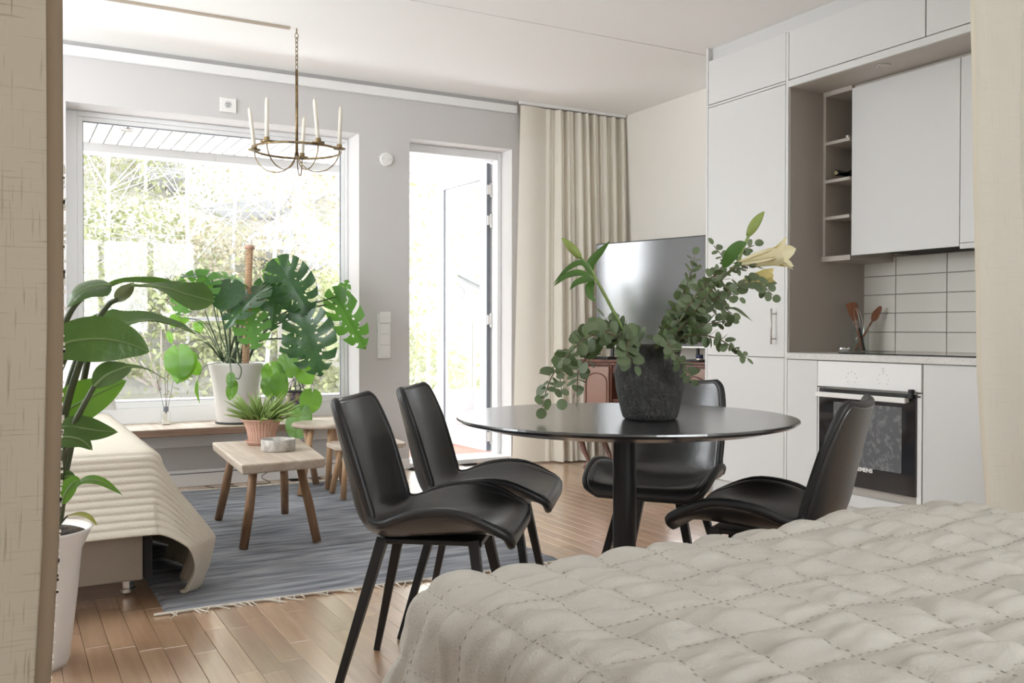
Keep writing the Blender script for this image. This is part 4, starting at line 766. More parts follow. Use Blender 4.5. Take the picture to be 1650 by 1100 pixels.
for q in ((170, 560, 13.5, 1.5, 1.2, 'fol1', 1500, 'low yellow-green shrub at the left foot of the hillside'), (260, 600, 13, 1.6, 1.0, 'fol1', 1500, 'broad yellow-green shrub behind the daybed corner'), (360, 590, 14, 1.4, 1.0, 'fol2', 1200, 'pale autumn shrub behind the monstera pot'),
          (470, 600, 13, 1.5, 1.1, 'fol1', 1500, 'yellow-green shrub behind the lantern'), (215, 265, 19, .9, .6, 'fol3', 500, 'dark green bush high up near the balcony ceiling'), (250, 430, 17, 1.8, 1.0, 'fol2', 1100, 'pale shrub halfway up the hillside on the left'),
          (500, 420, 17, 1.6, 1.2, 'fol2', 1100, 'orange-yellow shrub halfway up the hillside on the right'), (380, 330, 19, 2.0, 1.0, 'fol2', 1000, 'pale shrub near the top of the hillside'), (150, 380, 16, 1.8, 1.3, 'fol1', 1300, 'yellow-green shrub along the left window edge'),
          (680, 600, 12.5, 1.2, 1.0, 'fol1', 1300, 'shrub seen below the rail through the balcony door'), (560, 560, 14, 1.4, 1.1, 'fol1', 1200, 'yellow-green shrub at the right foot of the hillside'), (738, 600, 12.0, .55, .9, 'fol3', 800, 'small green bush seen through the door glass')):
    shrub(q[7], q[0], q[1], q[2], q[3], q[4], M[q[5]], q[6])
for px, py, D, r, lab in ((330, 330, 17.5, 1.1, 'grey rock outcrop high on the hillside'), (420, 360, 16.5, .9, 'grey rock below the orange shrub'), (470, 410, 15.5, .6, 'small grey rock at the right of the hillside')):
    c = at(px, py, D); c[2] = hz(c[0], c[1])
    n = 14; A, B = np.meshgrid(np.linspace(0, 2*math.pi, n), np.linspace(-1.4, 1.4, 9)); rr = r*(.75+.5*vnoise(A*1.3+px, B*2.1, int(D))); rr[:, -1] = rr[:, 0]
    tag(MB().grid(np.stack([c[0]+1.3*rr*np.cos(A)*np.cos(B), c[1]+rr*np.sin(A)*np.cos(B), c[2]+.7*rr*np.sin(B)], -1)).build('rock', M['rock'], None), lab, 'rock', 'rocks on the hillside')
# neighbouring house seen through the glazed door
HD = 45.; hc_ = at(737, 470, HD); k_ = HD/FPX; rr_ = AR*V(1, 1, 0); rr_ = unit(rr_); ff = unit(AF*V(1, 1, 0))
hs = thing('neighbour_house', 'white gabled house with a round attic window seen through the door glass', 'house', (hc_[0], hc_[1], -7))
def hp_(px, py, back=0): p = hc_+rr_*(px-737)*k_+ff*back; p[2] = 1.0-(py-532)*k_; return p
def prism(outl, dep, nm, m, par=hs, off=0.):
    a = [hp_(x, y, off) for x, y in outl]; b = [p+ff*dep for p in a]; n = len(a)
    return MB().add(a+b, [tuple(range(n-1, -1, -1)), tuple(range(n, 2*n))]+[(i, (i+1) % n, n+(i+1) % n, n+i) for i in range(n)]).build(nm, m, par)
prism([(690, 800), (690, 466), (737, 444), (784, 466), (784, 800)], 6, 'wall', M['house']); prism([(682, 470), (737, 443), (792, 470), (792, 464), (737, 437), (682, 464)], 6.4, 'roof', M['roof'], off=-.3); prism([(784, 800), (784, 480), (840, 480), (840, 800)], 6, 'side_wing', M['house'], off=.5)
wn = prism([(737+12*math.cos(q), 472+12*math.sin(q)) for q in np.linspace(0, 2*math.pi, 25)[:-1]], .1, 'round_window', M['roof'], off=-.08); prism([(737+10*math.cos(q), 472+10*math.sin(q)) for q in np.linspace(0, 2*math.pi, 25)[:-1]], .05, 'pane', mat('far_pane', (.45, .47, .5), .2), wn, off=-.1)
prism([(736.4, 461), (737.6, 461), (737.6, 483), (736.4, 483)], .05, 'glazing_bar', M['house'], wn, off=-.13); prism([(726, 471.4), (748, 471.4), (748, 472.6), (726, 472.6)], .05, 'glazing_bar', M['house'], wn, off=-.13)
# ================================================================ PLANTS AND SMALL THINGS
CAMN = -AF
def blade(name, pts, hw, nh, parent, m, fold=.15, prof=None, nv=7, wave=0., n=5, curl=0., seed=0, rib=0):
    sp = crom(pts, n); k = len(sp); P = np.zeros((k, nv, 3)); s = np.linspace(0, 1, k)
    w = hw*(prof(s) if prof else np.sin(math.pi*np.clip(s, 0, 1)**.75)**.8*(1-.15*s)+.004)
    vv = np.linspace(-1, 1, nv); nh = np.asarray(nh, float)
    for i in range(k):
        t = unit(sp[min(i+1, k-1)]-sp[max(i-1, 0)]); h = nh if nh.ndim == 1 else nh[0]*(1-s[i])+nh[1]*s[i]
        sd = unit(np.cross(t, h)); nn = np.cross(sd, t)
        for j, v in enumerate(vv): P[i, j] = sp[i]+sd*w[i]*v*(1-.25*curl*abs(v))+nn*(fold*abs(v)*w[i]+curl*w[i]*v*v*.8+wave*w[i]*math.sin(s[i]*11+seed+v*2)*abs(v))
    o = MB().grid(P).build(name, m, parent, smooth=True)
    if rib: MB().tube(P[:, nv//2]+np.array([unit(np.cross(P[min(i+1, k-1), nv//2]-P[max(i-1, 0), nv//2], P[i, -1]-P[i, 0]+1e-6)) for i in range(k)])*-.0015*0, np.linspace(.0042, .0012, k)*rib, 6).build('midrib', M['rib'], o, smooth=True)
    return o
def stem(name, pts, r, parent, m, n=6): sp = crom(pts, n); rr = np.linspace(r[0], r[1], len(sp)) if hasattr(r, '__len__') else r; return MB().tube(sp, rr, 7).build(name, m, parent, smooth=True)
# ---- strelitzia in the tall white pot
SX0, SY0 = .085, 3.08
sz = thing('strelitzia_plant', 'tall broad-leaved plant in a white pot behind the left curtain', 'plant', (SX0, SY0, 0))
MB().lathe([(.002, .0), (.085, .0), (.092, .02), (.112, .20), (.125, .34), (.150, .395), (.156, .405), (.150, .408), (.138, .39), (.115, .34), (.002, .335)], 56, (SX0, SY0, 0)).build('pot', M['potw'], sz, smooth=True)
so = MB(); g = np.linspace(0, 2*math.pi, 30); R_ = np.linspace(.005, .122, 9); A, B = np.meshgrid(g, R_*1.13); zz = .384+.016*vnoise(A*4+3, B*90, 6); zz[:, -1] = zz[:, 0]
so.grid(np.stack([SX0+B*np.cos(A), SY0+B*np.sin(A), zz], -1)).build('soil', M['soil'], sz)
random.seed(11)
D0 = 2.74
def q3(l): return [at(x, y, d) for x, y, d in l]
P0 = V(SX0, SY0, .385)
def pet(l, r0=.011, r1=.007): stem('leaf_stalk', [P0+V(random.uniform(-.03, .05), random.uniform(-.03, .03), 0)]+q3(l), (r0, r1), sz, M['stemS'])
UPC = unit(CAMN*.55+V(0, 0, 1)); FC = unit(CAMN+V(0, 0, .25)); DN = unit(CAMN*.8-V(0, 0, .6))
pet([(80, 700, 2.7), (96, 560, 2.62), (112, 505, 2.6), (140, 474, 2.6), (178, 461, 2.62)])
blade('leaf', q3([(180, 459, 2.62), (160, 460, 2.6), (132, 468, 2.57), (108, 495, 2.55)]), .052, unit(V(0, 0, 1)+CAMN*.7), sz, M['leafS'], rib=1, fold=.25, curl=-.5)
blade('leaf', q3([(165, 466, 2.64), (200, 453, 2.66), (245, 455, 2.7), (275, 456, 2.74), (300, 451, 2.78)]), .036, unit(V(0, 0, 1)-CAMN*.15), sz, M['leafS'], rib=1, fold=.25, wave=.1)
blade('leaf', q3([(212, 459, 2.6), (262, 463, 2.62), (300, 474, 2.63), (346, 486, 2.64)]), .048, [V(0, 0, 1)+CAMN*.1, CAMN+V(0, 0, .35)], sz, M['leafS'], rib=1, fold=.12, prof=lambda s: (.28+.9*s)*np.clip((1-s)*5, 0, 1)**.6*np.clip(s*8, .1, 1))
pet([(118, 700, 2.72), (150, 540, 2.68), (172, 494, 2.68), (190, 482, 2.68)])
blade('leaf', q3([(186, 484, 2.68), (198, 474, 2.68), (208, 465, 2.69), (216, 455, 2.7)]), .021, unit(CAMN+V(.4, 0, .2)), sz, mat('old_folded_leaf', (.17, .19, .09), .5, transl=.2), .5)
pet([(92, 740, 2.76), (105, 640, 2.74), (128, 565, 2.72), (150, 512, 2.72)])
blade('leaf', q3([(148, 512, 2.72), (190, 523, 2.74), (238, 516, 2.76), (280, 524, 2.78), (315, 538, 2.8)]), .058, [CAMN*.75+V(0, 0, .8), V(0, 0, 1)], sz, M['leafS'], rib=1, fold=.35, prof=lambda s: np.clip(s*6, .08, 1)**.7*(1-.62*s)*np.clip((1-s)*6, .05, 1)**.5, wave=.08)
pet([(84, 720, 2.6), (90, 620, 2.56), (100, 586, 2.52), (112, 560, 2.5)], .012, .009)
blade('leaf', q3([(80, 562, 2.48), (120, 549, 2.5), (165, 546, 2.52), (205, 553, 2.54), (241, 567, 2.56)]), .062, unit(CAMN+V(0, 0, .18)), sz, M['leafS'], rib=1, fold=.10, prof=lambda s: np.sin(math.pi*(.12+.88*s))**.75, curl=-.12)
pet([(88, 760, 2.66), (106, 660, 2.6), (130, 580, 2.56), (140, 558, 2.54)], .012, .009)
pet([(96, 760, 2.58), (112, 700, 2.52), (134, 655, 2.5), (152, 622, 2.5)])
blade('leaf', q3([(150, 625, 2.5), (168, 607, 2.51), (190, 596, 2.53), (213, 590, 2.56), (240, 596, 2.6), (267, 611, 2.64)]), .040, [CAMN+V(0, 0, .25), V(0, 0, 1)+CAMN*.3], sz, M['leafS'], rib=1, fold=.1, prof=lambda s: np.where(s < .55, np.sin(math.pi*np.clip(s/.62, 0, 1))**.7, np.interp(s, [.55, .62, .8, 1], [.34, .26, .26, .03])))
blade('leaf', q3([(86, 676, 2.62), (125, 650, 2.62), (165, 631, 2.63), (204, 613, 2.64)]), .062, unit(CAMN+V(0, 0, .1)), sz, M['leafP'], rib=.8, fold=.08, wave=.08)
blade('leaf', q3([(86, 688, 2.5), (125, 689, 2.5), (160, 694, 2.51), (190, 696, 2.52)]), .036, unit(CAMN+V(0, 0, .35)), sz, M['leafS'], rib=1, fold=.12)
blade('leaf', q3([(84, 706, 2.46), (110, 704, 2.46), (132, 709, 2.46), (149, 725, 2.46)]), .030, unit(CAMN+V(0, 0, .3)), sz, M['leafS'], rib=1, fold=.12)
pet([(92, 790, 2.6), (104, 740, 2.56), (118, 705, 2.5)], .009, .006); pet([(97, 840, 2.66), (104, 810, 2.62), (118, 788, 2.58)], .006, .004)
blade('leaf', q3([(118, 788, 2.58), (138, 774, 2.57), (165, 777, 2.56), (197, 797, 2.55)]), .020, unit(V(0, 0, 1)+CAMN*.6), sz, M['leafP'], rib=.8, fold=.15)
blade('leaf', q3([(98, 812, 2.55), (108, 790, 2.54), (120, 776, 2.54), (130, 776, 2.54)]), .026, unit(CAMN+V(0, 0, .3)), sz, M['leafP'], rib=.8, fold=.1)
blade('leaf', q3([(96, 772, 2.58), (110, 766, 2.58), (122, 768, 2.58)]), .016, FC, sz, M['leafS'], rib=1, fold=.1)
pet([(102, 838, 2.66), (110, 830, 2.64)], .004, .002); blade('leaf', q3([(108, 831, 2.64), (128, 828, 2.62), (145, 834, 2.6), (157, 847, 2.6)]), .011, unit(V(0, 0, 1)+CAMN*.4), sz, mat('yellowing_leaf', (.36, .36, .08), .5, transl=.3), .2)
# ---- monstera with moss pole on the window board
MX, MY, MZ = 1.345, 6.17, .391
mo = thing('monstera_plant', 'large monstera with a brown moss pole in a cream pot on the window board', 'plant', (MX, MY, MZ))
MB().lathe([(.002, 0), (.118, 0), (.124, .012), (.150, .25), (.176, .375), (.184, .392), (.180, .396), (.168, .376), (.145, .34), (.002, .335)], 48, (MX, MY, MZ)).build('pot', M['potw'], mo, smooth=True)
MB().lathe([(.150, .345), (.02, .362)], 24, (MX, MY, MZ)).build('soil', M['soil'], mo)
MB().lathe([(.128, .0), (.135, .004), (.135, .012), (.12, .014)], 40, (MX, MY, MZ), cap=False).build('saucer_ring', M['cable'], mo)
pt, pb = onY(402, 396, 6.10), V(1.385, 6.10, MZ+.34)
MB().tube([pb, pt-V(0, 0, .02)], .0235, 14).build('moss_pole', M['pole'], mo, smooth=True); MB().lathe([(.002, 0), (.031, 0), (.033, .012), (.029, .022), (.012, .028), (.002, .028)], 20, (pt[0], pt[1], pt[2]-.022)).build('pole_cap', M['terr'], mo, smooth=True)
tw = MB(); pz = pt[2]-.02
for k in range(46): tw.tube([V(*(pb*(1-f)+(pt-V(0, 0, .02))*f))+V(.0238*math.cos(q), .0238*math.sin(q), 0) for f, q in ((k/46+j/8/46, j*2*math.pi/8) for j in range(9))], .0012, 4, cap=False)
tw.build('binding_thread', M['wick'], mo, kind='stuff')
def heart(slits=0, nu=64, nv=9, wr=.5, seed=0):
    vs = []; fs = []
    for side in (1, -1):
        base = len(vs)
        for i in range(nu+1):
            u = i/nu; ph = math.pi*(1-u)*.985; c, s = math.cos(ph), math.sin(ph)
            ex = .36+(.64*c if c > 0 else .54*c); ey = wr*abs(s)**.82*(1-.30*max(c, 0)**3)
            m = (u**1.15)*(.98)
            for j in range(nv+1):
                v = j/nv; x = m*(1-v)+ex*v+.05*math.sin(v*math.pi); y = ey*v**.95; vs.append((x, side*y, -.10*x*x*1.3+.10*(y/wr)*(1-y/wr*.9)*.8+.012*math.sin(u*22+seed)*v))
        for i in range(nu):
            u = (i+.5)/nu; cut = slits and .16 < u < .93 and ((u*slits+.13*side+seed*.37) % 1) < .30
            hole = slits and .2 < u < .8 and ((u*slits+.5+.13*side+seed*.37) % 1) < .16
            for j in range(nv):
                v = (j+.5)/nv
                if cut and v > .40+.1*math.sin(i+seed): continue
                if hole and .18 < v < .36: continue
                a, b, c_, d = base+i*(nv+1)+j, base+i*(nv+1)+j+1, base+(i+1)*(nv+1)+j+1, base+(i+1)*(nv+1)+j
                fs.append((a, b, c_, d) if side > 0 else (d, c_, b, a))
    return vs, fs
HV = {}
for kk, a in dict(m0=dict(slits=6, seed=1), m1=dict(slits=7, seed=2), m2=dict(slits=5, seed=3), h0=dict(slits=0, nu=26, nv=4, wr=.46, seed=1)).items():
    vs, fs = heart(**a); me = bpy.data.meshes.new('leaf'); me.from_pydata(vs, [], fs); me.update(); me.shade_smooth(); HV[kk] = me
def place_leaf(kind, B, T, nh, parent, m, ws=1.0, name='leaf'):
    me = HV[kind]; key = kind+m.name
    if key not in HV: me = me.copy(); me.materials.append(m); HV[key] = me
    o = bpy.data.objects.new(name, HV[key]); COL.objects.link(o); o.parent = parent
    X = unit(T-B); Z = np.asarray(nh, float); Z = unit(Z-X*(X@Z)); Y = np.cross(Z, X); L = np.linalg.norm(T-B)*1.05; b = B-ORG[parent.name]
    o.matrix_local = Matrix(((X[0]*L, Y[0]*L*ws, Z[0]*L, b[0]), (X[1]*L, Y[1]*L*ws, Z[1]*L, b[1]), (X[2]*L, Y[2]*L*ws, Z[2]*L, b[2]), (0, 0, 0, 1))); return o
random.seed(6)
ML = [('m0', 452, 436, 6.00, 486, 420, 6.06, .9, (.2, .3, 1)), ('m1', 452, 428, 5.94, 496, 500, 5.86, .85, None), ('m2', 390, 454, 6.14, 352, 441, 6.06, 1., (.3, -.3, 1)), ('m1', 333, 446, 5.98, 287, 496, 5.88, .95, None),
      ('m0', 336, 442, 6.08, 296, 441, 5.98, .9, (-.2, -.2, 1)), ('h0', 372, 457, 5.98, 357, 494, 5.88, 1.15, None), ('m2', 420, 468, 5.92, 364, 516, 5.80, .8, (-.55, -.25, .8)), ('m2', 404, 505, 5.82, 410, 556, 5.74, 1.05, None),
      ('m1', 490, 508, 5.92, 511, 598, 5.84, .92, None), ('m0', 541, 478, 6.02, 582, 556, 5.92, .62, None), ('m2', 446, 462, 6.05, 438, 525, 5.98, .75, None), ('m0', 437, 447, 6.12, 458, 412, 6.18, .8, (0, -.5, .9)), ('m1', 425, 455, 6.18, 448, 500, 6.12, .9, None),
      ('m0', 350, 470, 6.16, 322, 452, 6.06, .9, (0, -.4, 1)), ('m2', 470, 470, 6.14, 462, 420, 6.18, .8, (.3, -.6, .6)), ('m2', 545, 486, 6.04, 560, 454, 6.0, .7, (.2, -.8, .5)), ('h0', 385, 470, 6.18, 382, 505, 6.12, 1., None), ('m1', 475, 545, 6.14, 468, 600, 6.06, .8, None)]
for i, (k, bx, by, bY, tx_, ty_, tY, ws, nh) in enumerate(ML):
    B = onY(bx, by, bY); T = onY(tx_, ty_, tY); nn = unit(V(*nh)+CAMN*.25) if nh else unit(CAMN+V(random.uniform(-.35, .35), 0, random.uniform(.15, .6)))
    lf_ = place_leaf(k, B, T, nn, mo, M['leafMb'] if i in (0, 2, 3, 7, 9, 11, 13, 15) else M['leafM'], ws)
    s0 = V(MX+random.uniform(-.07, .07), MY+random.uniform(-.06, .06), MZ+.345); side = B-s0; mid = s0+side*.5+V(0, 0, .10*np.linalg.norm(side[:2]))*1.0+V(side[0]*-.12, side[1]*-.12, .04)
    stem('leaf_stalk', [s0, mid, B], (.0075, .005), mo, M['stemM'])
for pth in ([(398, 580), (392, 520), (372, 480)], [(370, 580), (350, 520), (338, 450)], [(362, 580), (345, 540), (330, 500)]): stem('air_root', [V(MX, MY, MZ+.34)]+[onY(x, y, 6.1) for x, y in pth], .004, mo, M['stemM'])
# ---- trailing philodendron growing in the same window
ph_ = thing('philodendron_plant', 'light green heart-leaved climber spreading around the monstera pot', 'plant', (MX+.18, MY-.02, MZ))
MB().lathe([(.002, 0), (.045, 0), (.055, .09), (.052, .09), (.045, .075), (.002, .07)], 28, (MX+.245, MY+.06, MZ)).build('pot', M['terr'], ph_, smooth=True)
VP = V(MX+.245, MY+.06, MZ+.07)
PL = [(287, 563, 6.00, 290, 606, 5.95, 1.15), (304, 572, 6.04, 284, 612, 6.0, 1.0), (309, 583, 6.06, 319, 603, 6.05, 1.0), (503, 632, 5.88, 497, 664, 5.84, 1.1), (486, 660, 5.84, 474, 706, 5.8, .95), (436, 590, 6.06, 447, 624, 6.0, 1.05), (484, 592, 6.0, 500, 616, 5.95, 1.1), (461, 574, 6.02, 468, 606, 5.98, 1.1),
      (372, 603, 5.9, 371, 622, 5.88, .9), (376, 616, 5.9, 370, 642, 5.88, .7), (449, 606, 5.9, 452, 640, 5.88, .9), (286, 510, 6.12, 277, 525, 6.1, 1.2), (300, 512, 6.12, 296, 520, 6.1, 1.2), (318, 520, 6.12, 322, 534, 6.1, 1.2), (335, 455, 5.95, 326, 470, 5.92, 1.1), (272, 536, 6.12, 276, 552, 6.1, .6), (428, 613, 5.95, 436, 640, 5.92, .8)]
for i, (bx, by, bY, tx_, ty_, tY, ws) in enumerate(PL):
    B = onY(bx, by, bY); T = onY(tx_, ty_, tY); place_leaf('h0', B, T, unit(CAMN+V(random.uniform(-.4, .4), 0, random.uniform(.0, .5))), ph_, M['leafP'], ws)
    src = VP if bx > 410 else V(MX-.10, MY-.08, MZ+.40)
    stem('runner', [src, (src+B)/2+V(0, -.02, .10), B], (.003, .002), ph_, M['stemM'])
blade('leaf', [onY(x, y, 5.95) for x, y in ((318, 612), (317, 630), (322, 650))], .012, CAMN, ph_, M['leafP'], .3); stem('runner', [V(MX-.12, MY-.1, MZ+.40), onY(330, 590, 5.95), onY(318, 614, 5.95)], .002, ph_, M['stemM'])
stem('runner', [V(MX-.06, MY-.14, MZ+.392), onY(372, 576, 5.93), onY(388, 592, 5.92), onY(385, 610, 5.92), onY(373, 605, 5.9)], .004, ph_, M['leafE'])
# ---- succulent in fluted terracotta
AX, AY, AZ2 = 1.155, 4.72, .4185
ac = thing('succulent_plant', 'spiky lime-green succulent in a fluted terracotta pot on the coffee table', 'plant', (AX, AY, AZ2))
MB().lathe([(.002, .012), (.062, .012), (.066, .03), (.074, .075), (.088, .11), (.104, .128), (.104, .133), (.096, .130), (.07, .10), (.002, .095)], 96, (AX, AY, AZ2), wob=lambda q, z: .022*math.cos(q*32)*(1 if .015 < z < .125 else 0)).build('pot', M['terr'], ac, smooth=False)
MB().lathe([(.002, 0), (.068, 0), (.080, .016), (.083, .022), (.078, .022), (.07, .010), (.002, .010)], 48, (AX, AY, AZ2)).build('saucer', M['terr'], ac, smooth=True)
MB().lathe([(.088, .112), (.01, .120)], 24, (AX, AY, AZ2)).build('soil', M['soil'], ac)
random.seed(21)
for k in range(120):
    q = random.uniform(0, 6.283); r0 = random.uniform(0, .075); b = V(AX+r0*math.cos(q), AY+r0*math.sin(q), AZ2+.112); tilt = random.uniform(.2, .75)+r0*12; tilt = min(tilt, 1.62); l = random.uniform(.13, .25)*(1-.3*math.cos(tilt))
    q2 = q+random.uniform(-.5, .5); d1 = V(math.cos(q2)*math.sin(tilt*.75), math.sin(q2)*math.sin(tilt*.75), math.cos(tilt*.75)); d2 = V(math.cos(q2)*math.sin(tilt), math.sin(q2)*math.sin(tilt), math.cos(tilt))
    MB().tube([b, b+d1*l*.45, b+d1*l*.45+d2*l*.3, b+d1*l*.45+d2*l*.55], [.0055, .0066, .0046, .0008], 5).build('leaf', M['leafA'], ac, smooth=True)
bw = thing('stone_bowl', 'shallow grey concrete bowl on the coffee table in front of the succulent', 'bowl', (1.165, 4.44, .4185))
MB().lathe([(.002, 0), (.074, 0), (.080, .006), (.0825, .055), (.080, .058), (.074, .055), (.070, .014), (.002, .012)], 56).build('body', M['stone'], bw, smooth=True, local=True)
# ---- reed diffuser and lantern on the window board
rx_, ry_ = onY(267.5, 670, 6.27)[0], 6.27
rd = thing('reed_diffuser', 'small square glass bottle with reeds on the window board', 'diffuser', (rx_, ry_, .391))
box('bottle', (rx_-.027, ry_-.027, .391), (rx_+.027, ry_+.027, .475), M['glass'], rd, bevel=.006); box('oil', (rx_-.022, ry_-.022, .397), (rx_+.022, ry_+.022, .425), M['oiled'], rd); box('label', (rx_-.024, ry_-.0285, .425), (rx_+.004, ry_-.0275, .465), M['label'], rd)
MB().lathe([(.016, .475), (.016, .505), (.012, .508)], 20, (rx_, ry_, 0)).build('cap', M['seal'], rd)
for a, b in ((-.06, .0), (-.005, .01), (.055, -.005), (.01, -.02)): MB().tube([V(rx_, ry_, .45), V(rx_+a*.25, ry_, .51), V(rx_+a, ry_+b, .72)], .0017, 5).build('reed', M['reed'], rd)
lx, ly = onY(476, 660, 6.16)[0], 6.16
ln = thing('mosaic_lantern', 'purple patterned glass lantern standing right of the monstera pot', 'lantern', (lx, ly, .391))
MB().lathe([(.05, 0), (.055, .005), (.055, .02), (.045, .03)], 28, (lx, ly, .391)).build('base', M['brass'], ln, smooth=True); MB().lathe([(.045, .03), (.062, .08), (.066, .13), (.058, .19)], 28, (lx, ly, .391), cap=False).build('glass', M['lilac'], ln, smooth=True)
MB().lathe([(.062, .188), (.064, .194), (.062, .20), (.05, .20)], 28, (lx, ly, .391), cap=False).build('band', M['cable'], ln)
for k in range(10):
    q = k*.628; MB().tube([V(lx+r*math.cos(q), ly+r*math.sin(q), .391+z) for r, z in ((.060, .20), (.054, .23), (.034, .262), (.006, .28))], .0022, 5).build('wire', M['cable'], ln, smooth=True)
# ---- clay vase
vx, vy = 1.687, 2.208; vz = TZ+.0006
va = thing('clay_vase', 'dark rough clay vase on the dining table holding branches', 'vase', (vx, vy, vz))
wobv = lambda q, z: .016*math.sin(q*2+z*9)+.008*math.sin(q*7+z*31)+.022*(float(vnoise(np.array([7+4*math.cos(q)]), np.array([9+4*math.sin(q)+z*40]), 3)[0])-.5)
MB().lathe([(.002, 0), (.074, 0), (.081, .006), (.086, .022), (.091, .045), (.0965, .07), (.101, .095), (.1045, .13), (.1015, .160), (.092, .182), (.0865, .188), (.0885, .196), (.090, .208), (.087, .219), (.080, .221), (.074, .212), (.073, .17), (.08, .12), (.002, .02)], 64, (vx, vy, vz), wob=wobv).build('body', M['rawclay'], va, smooth=True)
# ---- eucalyptus
def disc_leaf(k):
    vs = [(0, 0, 0)]; n = 12
    for i in range(n):
        q = math.pi+2*math.pi*i/n; r = 1+(.12 if k else .0)*math.cos(q*2); x = .98+math.cos(q)*.95*(1.15 if k == 2 else 1); y = math.sin(q)*(.92 if k < 2 else .62); vs.append((x, y, .18*abs(y)-.06*x))
    vs.append((1.0, 0, -.03)); fs = [(len(vs)-1, 1+i, 1+(i+1) % n) for i in range(n)]; me = bpy.data.meshes.new('leaf'); me.from_pydata(vs, [], fs); me.update(); me.shade_smooth(); me.materials.append(M['leafE']); return me
DL = [disc_leaf(0), disc_leaf(1), disc_leaf(2)]
random.seed(31)
def euc(label, path, nn, sz0, sz1, dep=None):
    pts = [V(vx+random.uniform(-.03, .03), vy+random.uniform(-.03, .03), vz+.12)]+[at(x, y, d) for x, y, d in path]; sp = crom(pts, 10); L = np.concatenate([[0], np.cumsum(np.linalg.norm(np.diff(sp, axis=0), axis=1))])
    t = thing('eucalyptus_branch', label, 'branch', tuple(pts[0]), group='eucalyptus branches in the vase'); MB().tube(sp, np.linspace(.0032, .0012, len(sp)), 6).build('twig', M['stemE'], t, smooth=True)
    s_in = L[10]+.005
    for k in range(nn):
        f = s_in+(L[-1]-s_in)*k/(nn-1); c = np.array([np.interp(f, L, sp[:, a]) for a in range(3)]); i = min(len(sp)-2, int(np.searchsorted(L, f))); tg = unit(sp[min(i+1, len(sp)-1)]-sp[max(i-1, 0)])
        a = unit(np.cross(tg, V(random.gauss(0, 1), random.gauss(0, 1), random.gauss(0, 1)))); last = k == nn-1
        for s in ((1, -1) if not last else (0,)):
            dirv = unit(a*s+tg*random.uniform(.1, .7)) if s else tg; r = (sz0+(sz1-sz0)*k/nn)*random.uniform(.78, 1.12)
            Z = unit(CAMN*random.uniform(.1, 1)+V(random.gauss(0, .6), random.gauss(0, .6), random.uniform(.0, 1.2))); Z = unit(Z-dirv*(Z@dirv)); Y = np.cross(Z, dirv); o = bpy.data.objects.new('leaf', random.choice(DL)); COL.objects.link(o); o.parent = t; b = c+dirv*.003-ORG[t.name]
            o.matrix_local = Matrix(((dirv[0]*r, Y[0]*r, Z[0]*r, b[0]), (dirv[1]*r, Y[1]*r, Z[1]*r, b[1]), (dirv[2]*r, Y[2]*r, Z[2]*r, b[2]), (0, 0, 0, 1)))
euc('eucalyptus branch arching far left and hanging over the table edge', [(1012, 552, 2.72), (985, 532, 2.70), (945, 545, 2.68), (915, 572, 2.66), (890, 605, 2.64), (877, 640, 2.62), (874, 655, 2.62)], 22, .026, .017)
euc('eucalyptus branch hanging left in front of the curtain', [(1005, 552, 2.66), (968, 535, 2.62), (925, 560, 2.58), (905, 595, 2.56), (905, 640, 2.55)], 16, .026, .017)
euc('short eucalyptus branch drooping left towards the console', [(1000, 550, 2.76), (965, 550, 2.78), (945, 575, 2.78), (932, 600, 2.78), (930, 640, 2.78)], 15, .023, .015)
euc('eucalyptus sprig lying over the left rim of the vase', [(1030, 552, 2.66), (1015, 548, 2.62), (1010, 566, 2.6), (1022, 588, 2.6)], 10, .025, .02)
euc('upright eucalyptus sprig at the left of the vase mouth', [(1020, 548, 2.74), (985, 522, 2.76), (975, 512, 2.76)], 9, .023, .02)
euc('eucalyptus branch reaching up right under the lily', [(1075, 552, 2.74), (1110, 500, 2.74), (1145, 450, 2.74), (1185, 410, 2.74), (1215, 395, 2.74)], 22, .021, .013)
euc('eucalyptus branch stretching right below the white lily', [(1085, 548, 2.7), (1130, 500, 2.68), (1180, 465, 2.68), (1220, 455, 2.68), (1245, 475, 2.68)], 22, .021, .015)
euc('eucalyptus branch pointing right and down towards the cabinet handle', [(1085, 553, 2.66), (1120, 540, 2.62), (1155, 545, 2.6), (1185, 563, 2.58), (1203, 577, 2.58)], 16, .020, .012)
euc('bushy eucalyptus branch in the middle right of the bunch', [(1080, 550, 2.78), (1115, 520, 2.8), (1150, 490, 2.82), (1180, 505, 2.82)], 16, .020, .013)
euc('eucalyptus sprig hanging over the right rim of the vase', [(1068, 552, 2.66), (1078, 556, 2.6), (1096, 585, 2.58), (1115, 610, 2.58)], 14, .021, .013)
euc('upright eucalyptus branch left of the lily leaf', [(1070, 548, 2.76), (1092, 495, 2.78), (1112, 445, 2.8), (1120, 412, 2.8)], 18, .020, .015)
euc('eucalyptus branch in the dense upper right bunch', [(1078, 550, 2.70), (1112, 490, 2.66), (1150, 445, 2.64), (1175, 470, 2.62), (1190, 480, 2.62)], 19, .020, .013)
euc('short eucalyptus sprig at the right of the vase mouth', [(1062, 552, 2.72), (1085, 520, 2.7), (1092, 500, 2.7)], 9, .022, .018)
euc('eucalyptus branch rising behind the green lily stem', [(1074, 550, 2.82), (1125, 480, 2.86), (1165, 425, 2.88), (1150, 395, 2.88)], 18, .018, .012)
euc('leafy eucalyptus branch under the pale yellow flower', [(1082, 550, 2.68), (1125, 495, 2.64), (1170, 440, 2.62), (1205, 430, 2.6)], 19, .020, .013)
euc('low eucalyptus branch right of the vase neck', [(1080, 554, 2.70), (1115, 530, 2.7), (1150, 520, 2.7), (1178, 518, 2.7)], 15, .020, .013)
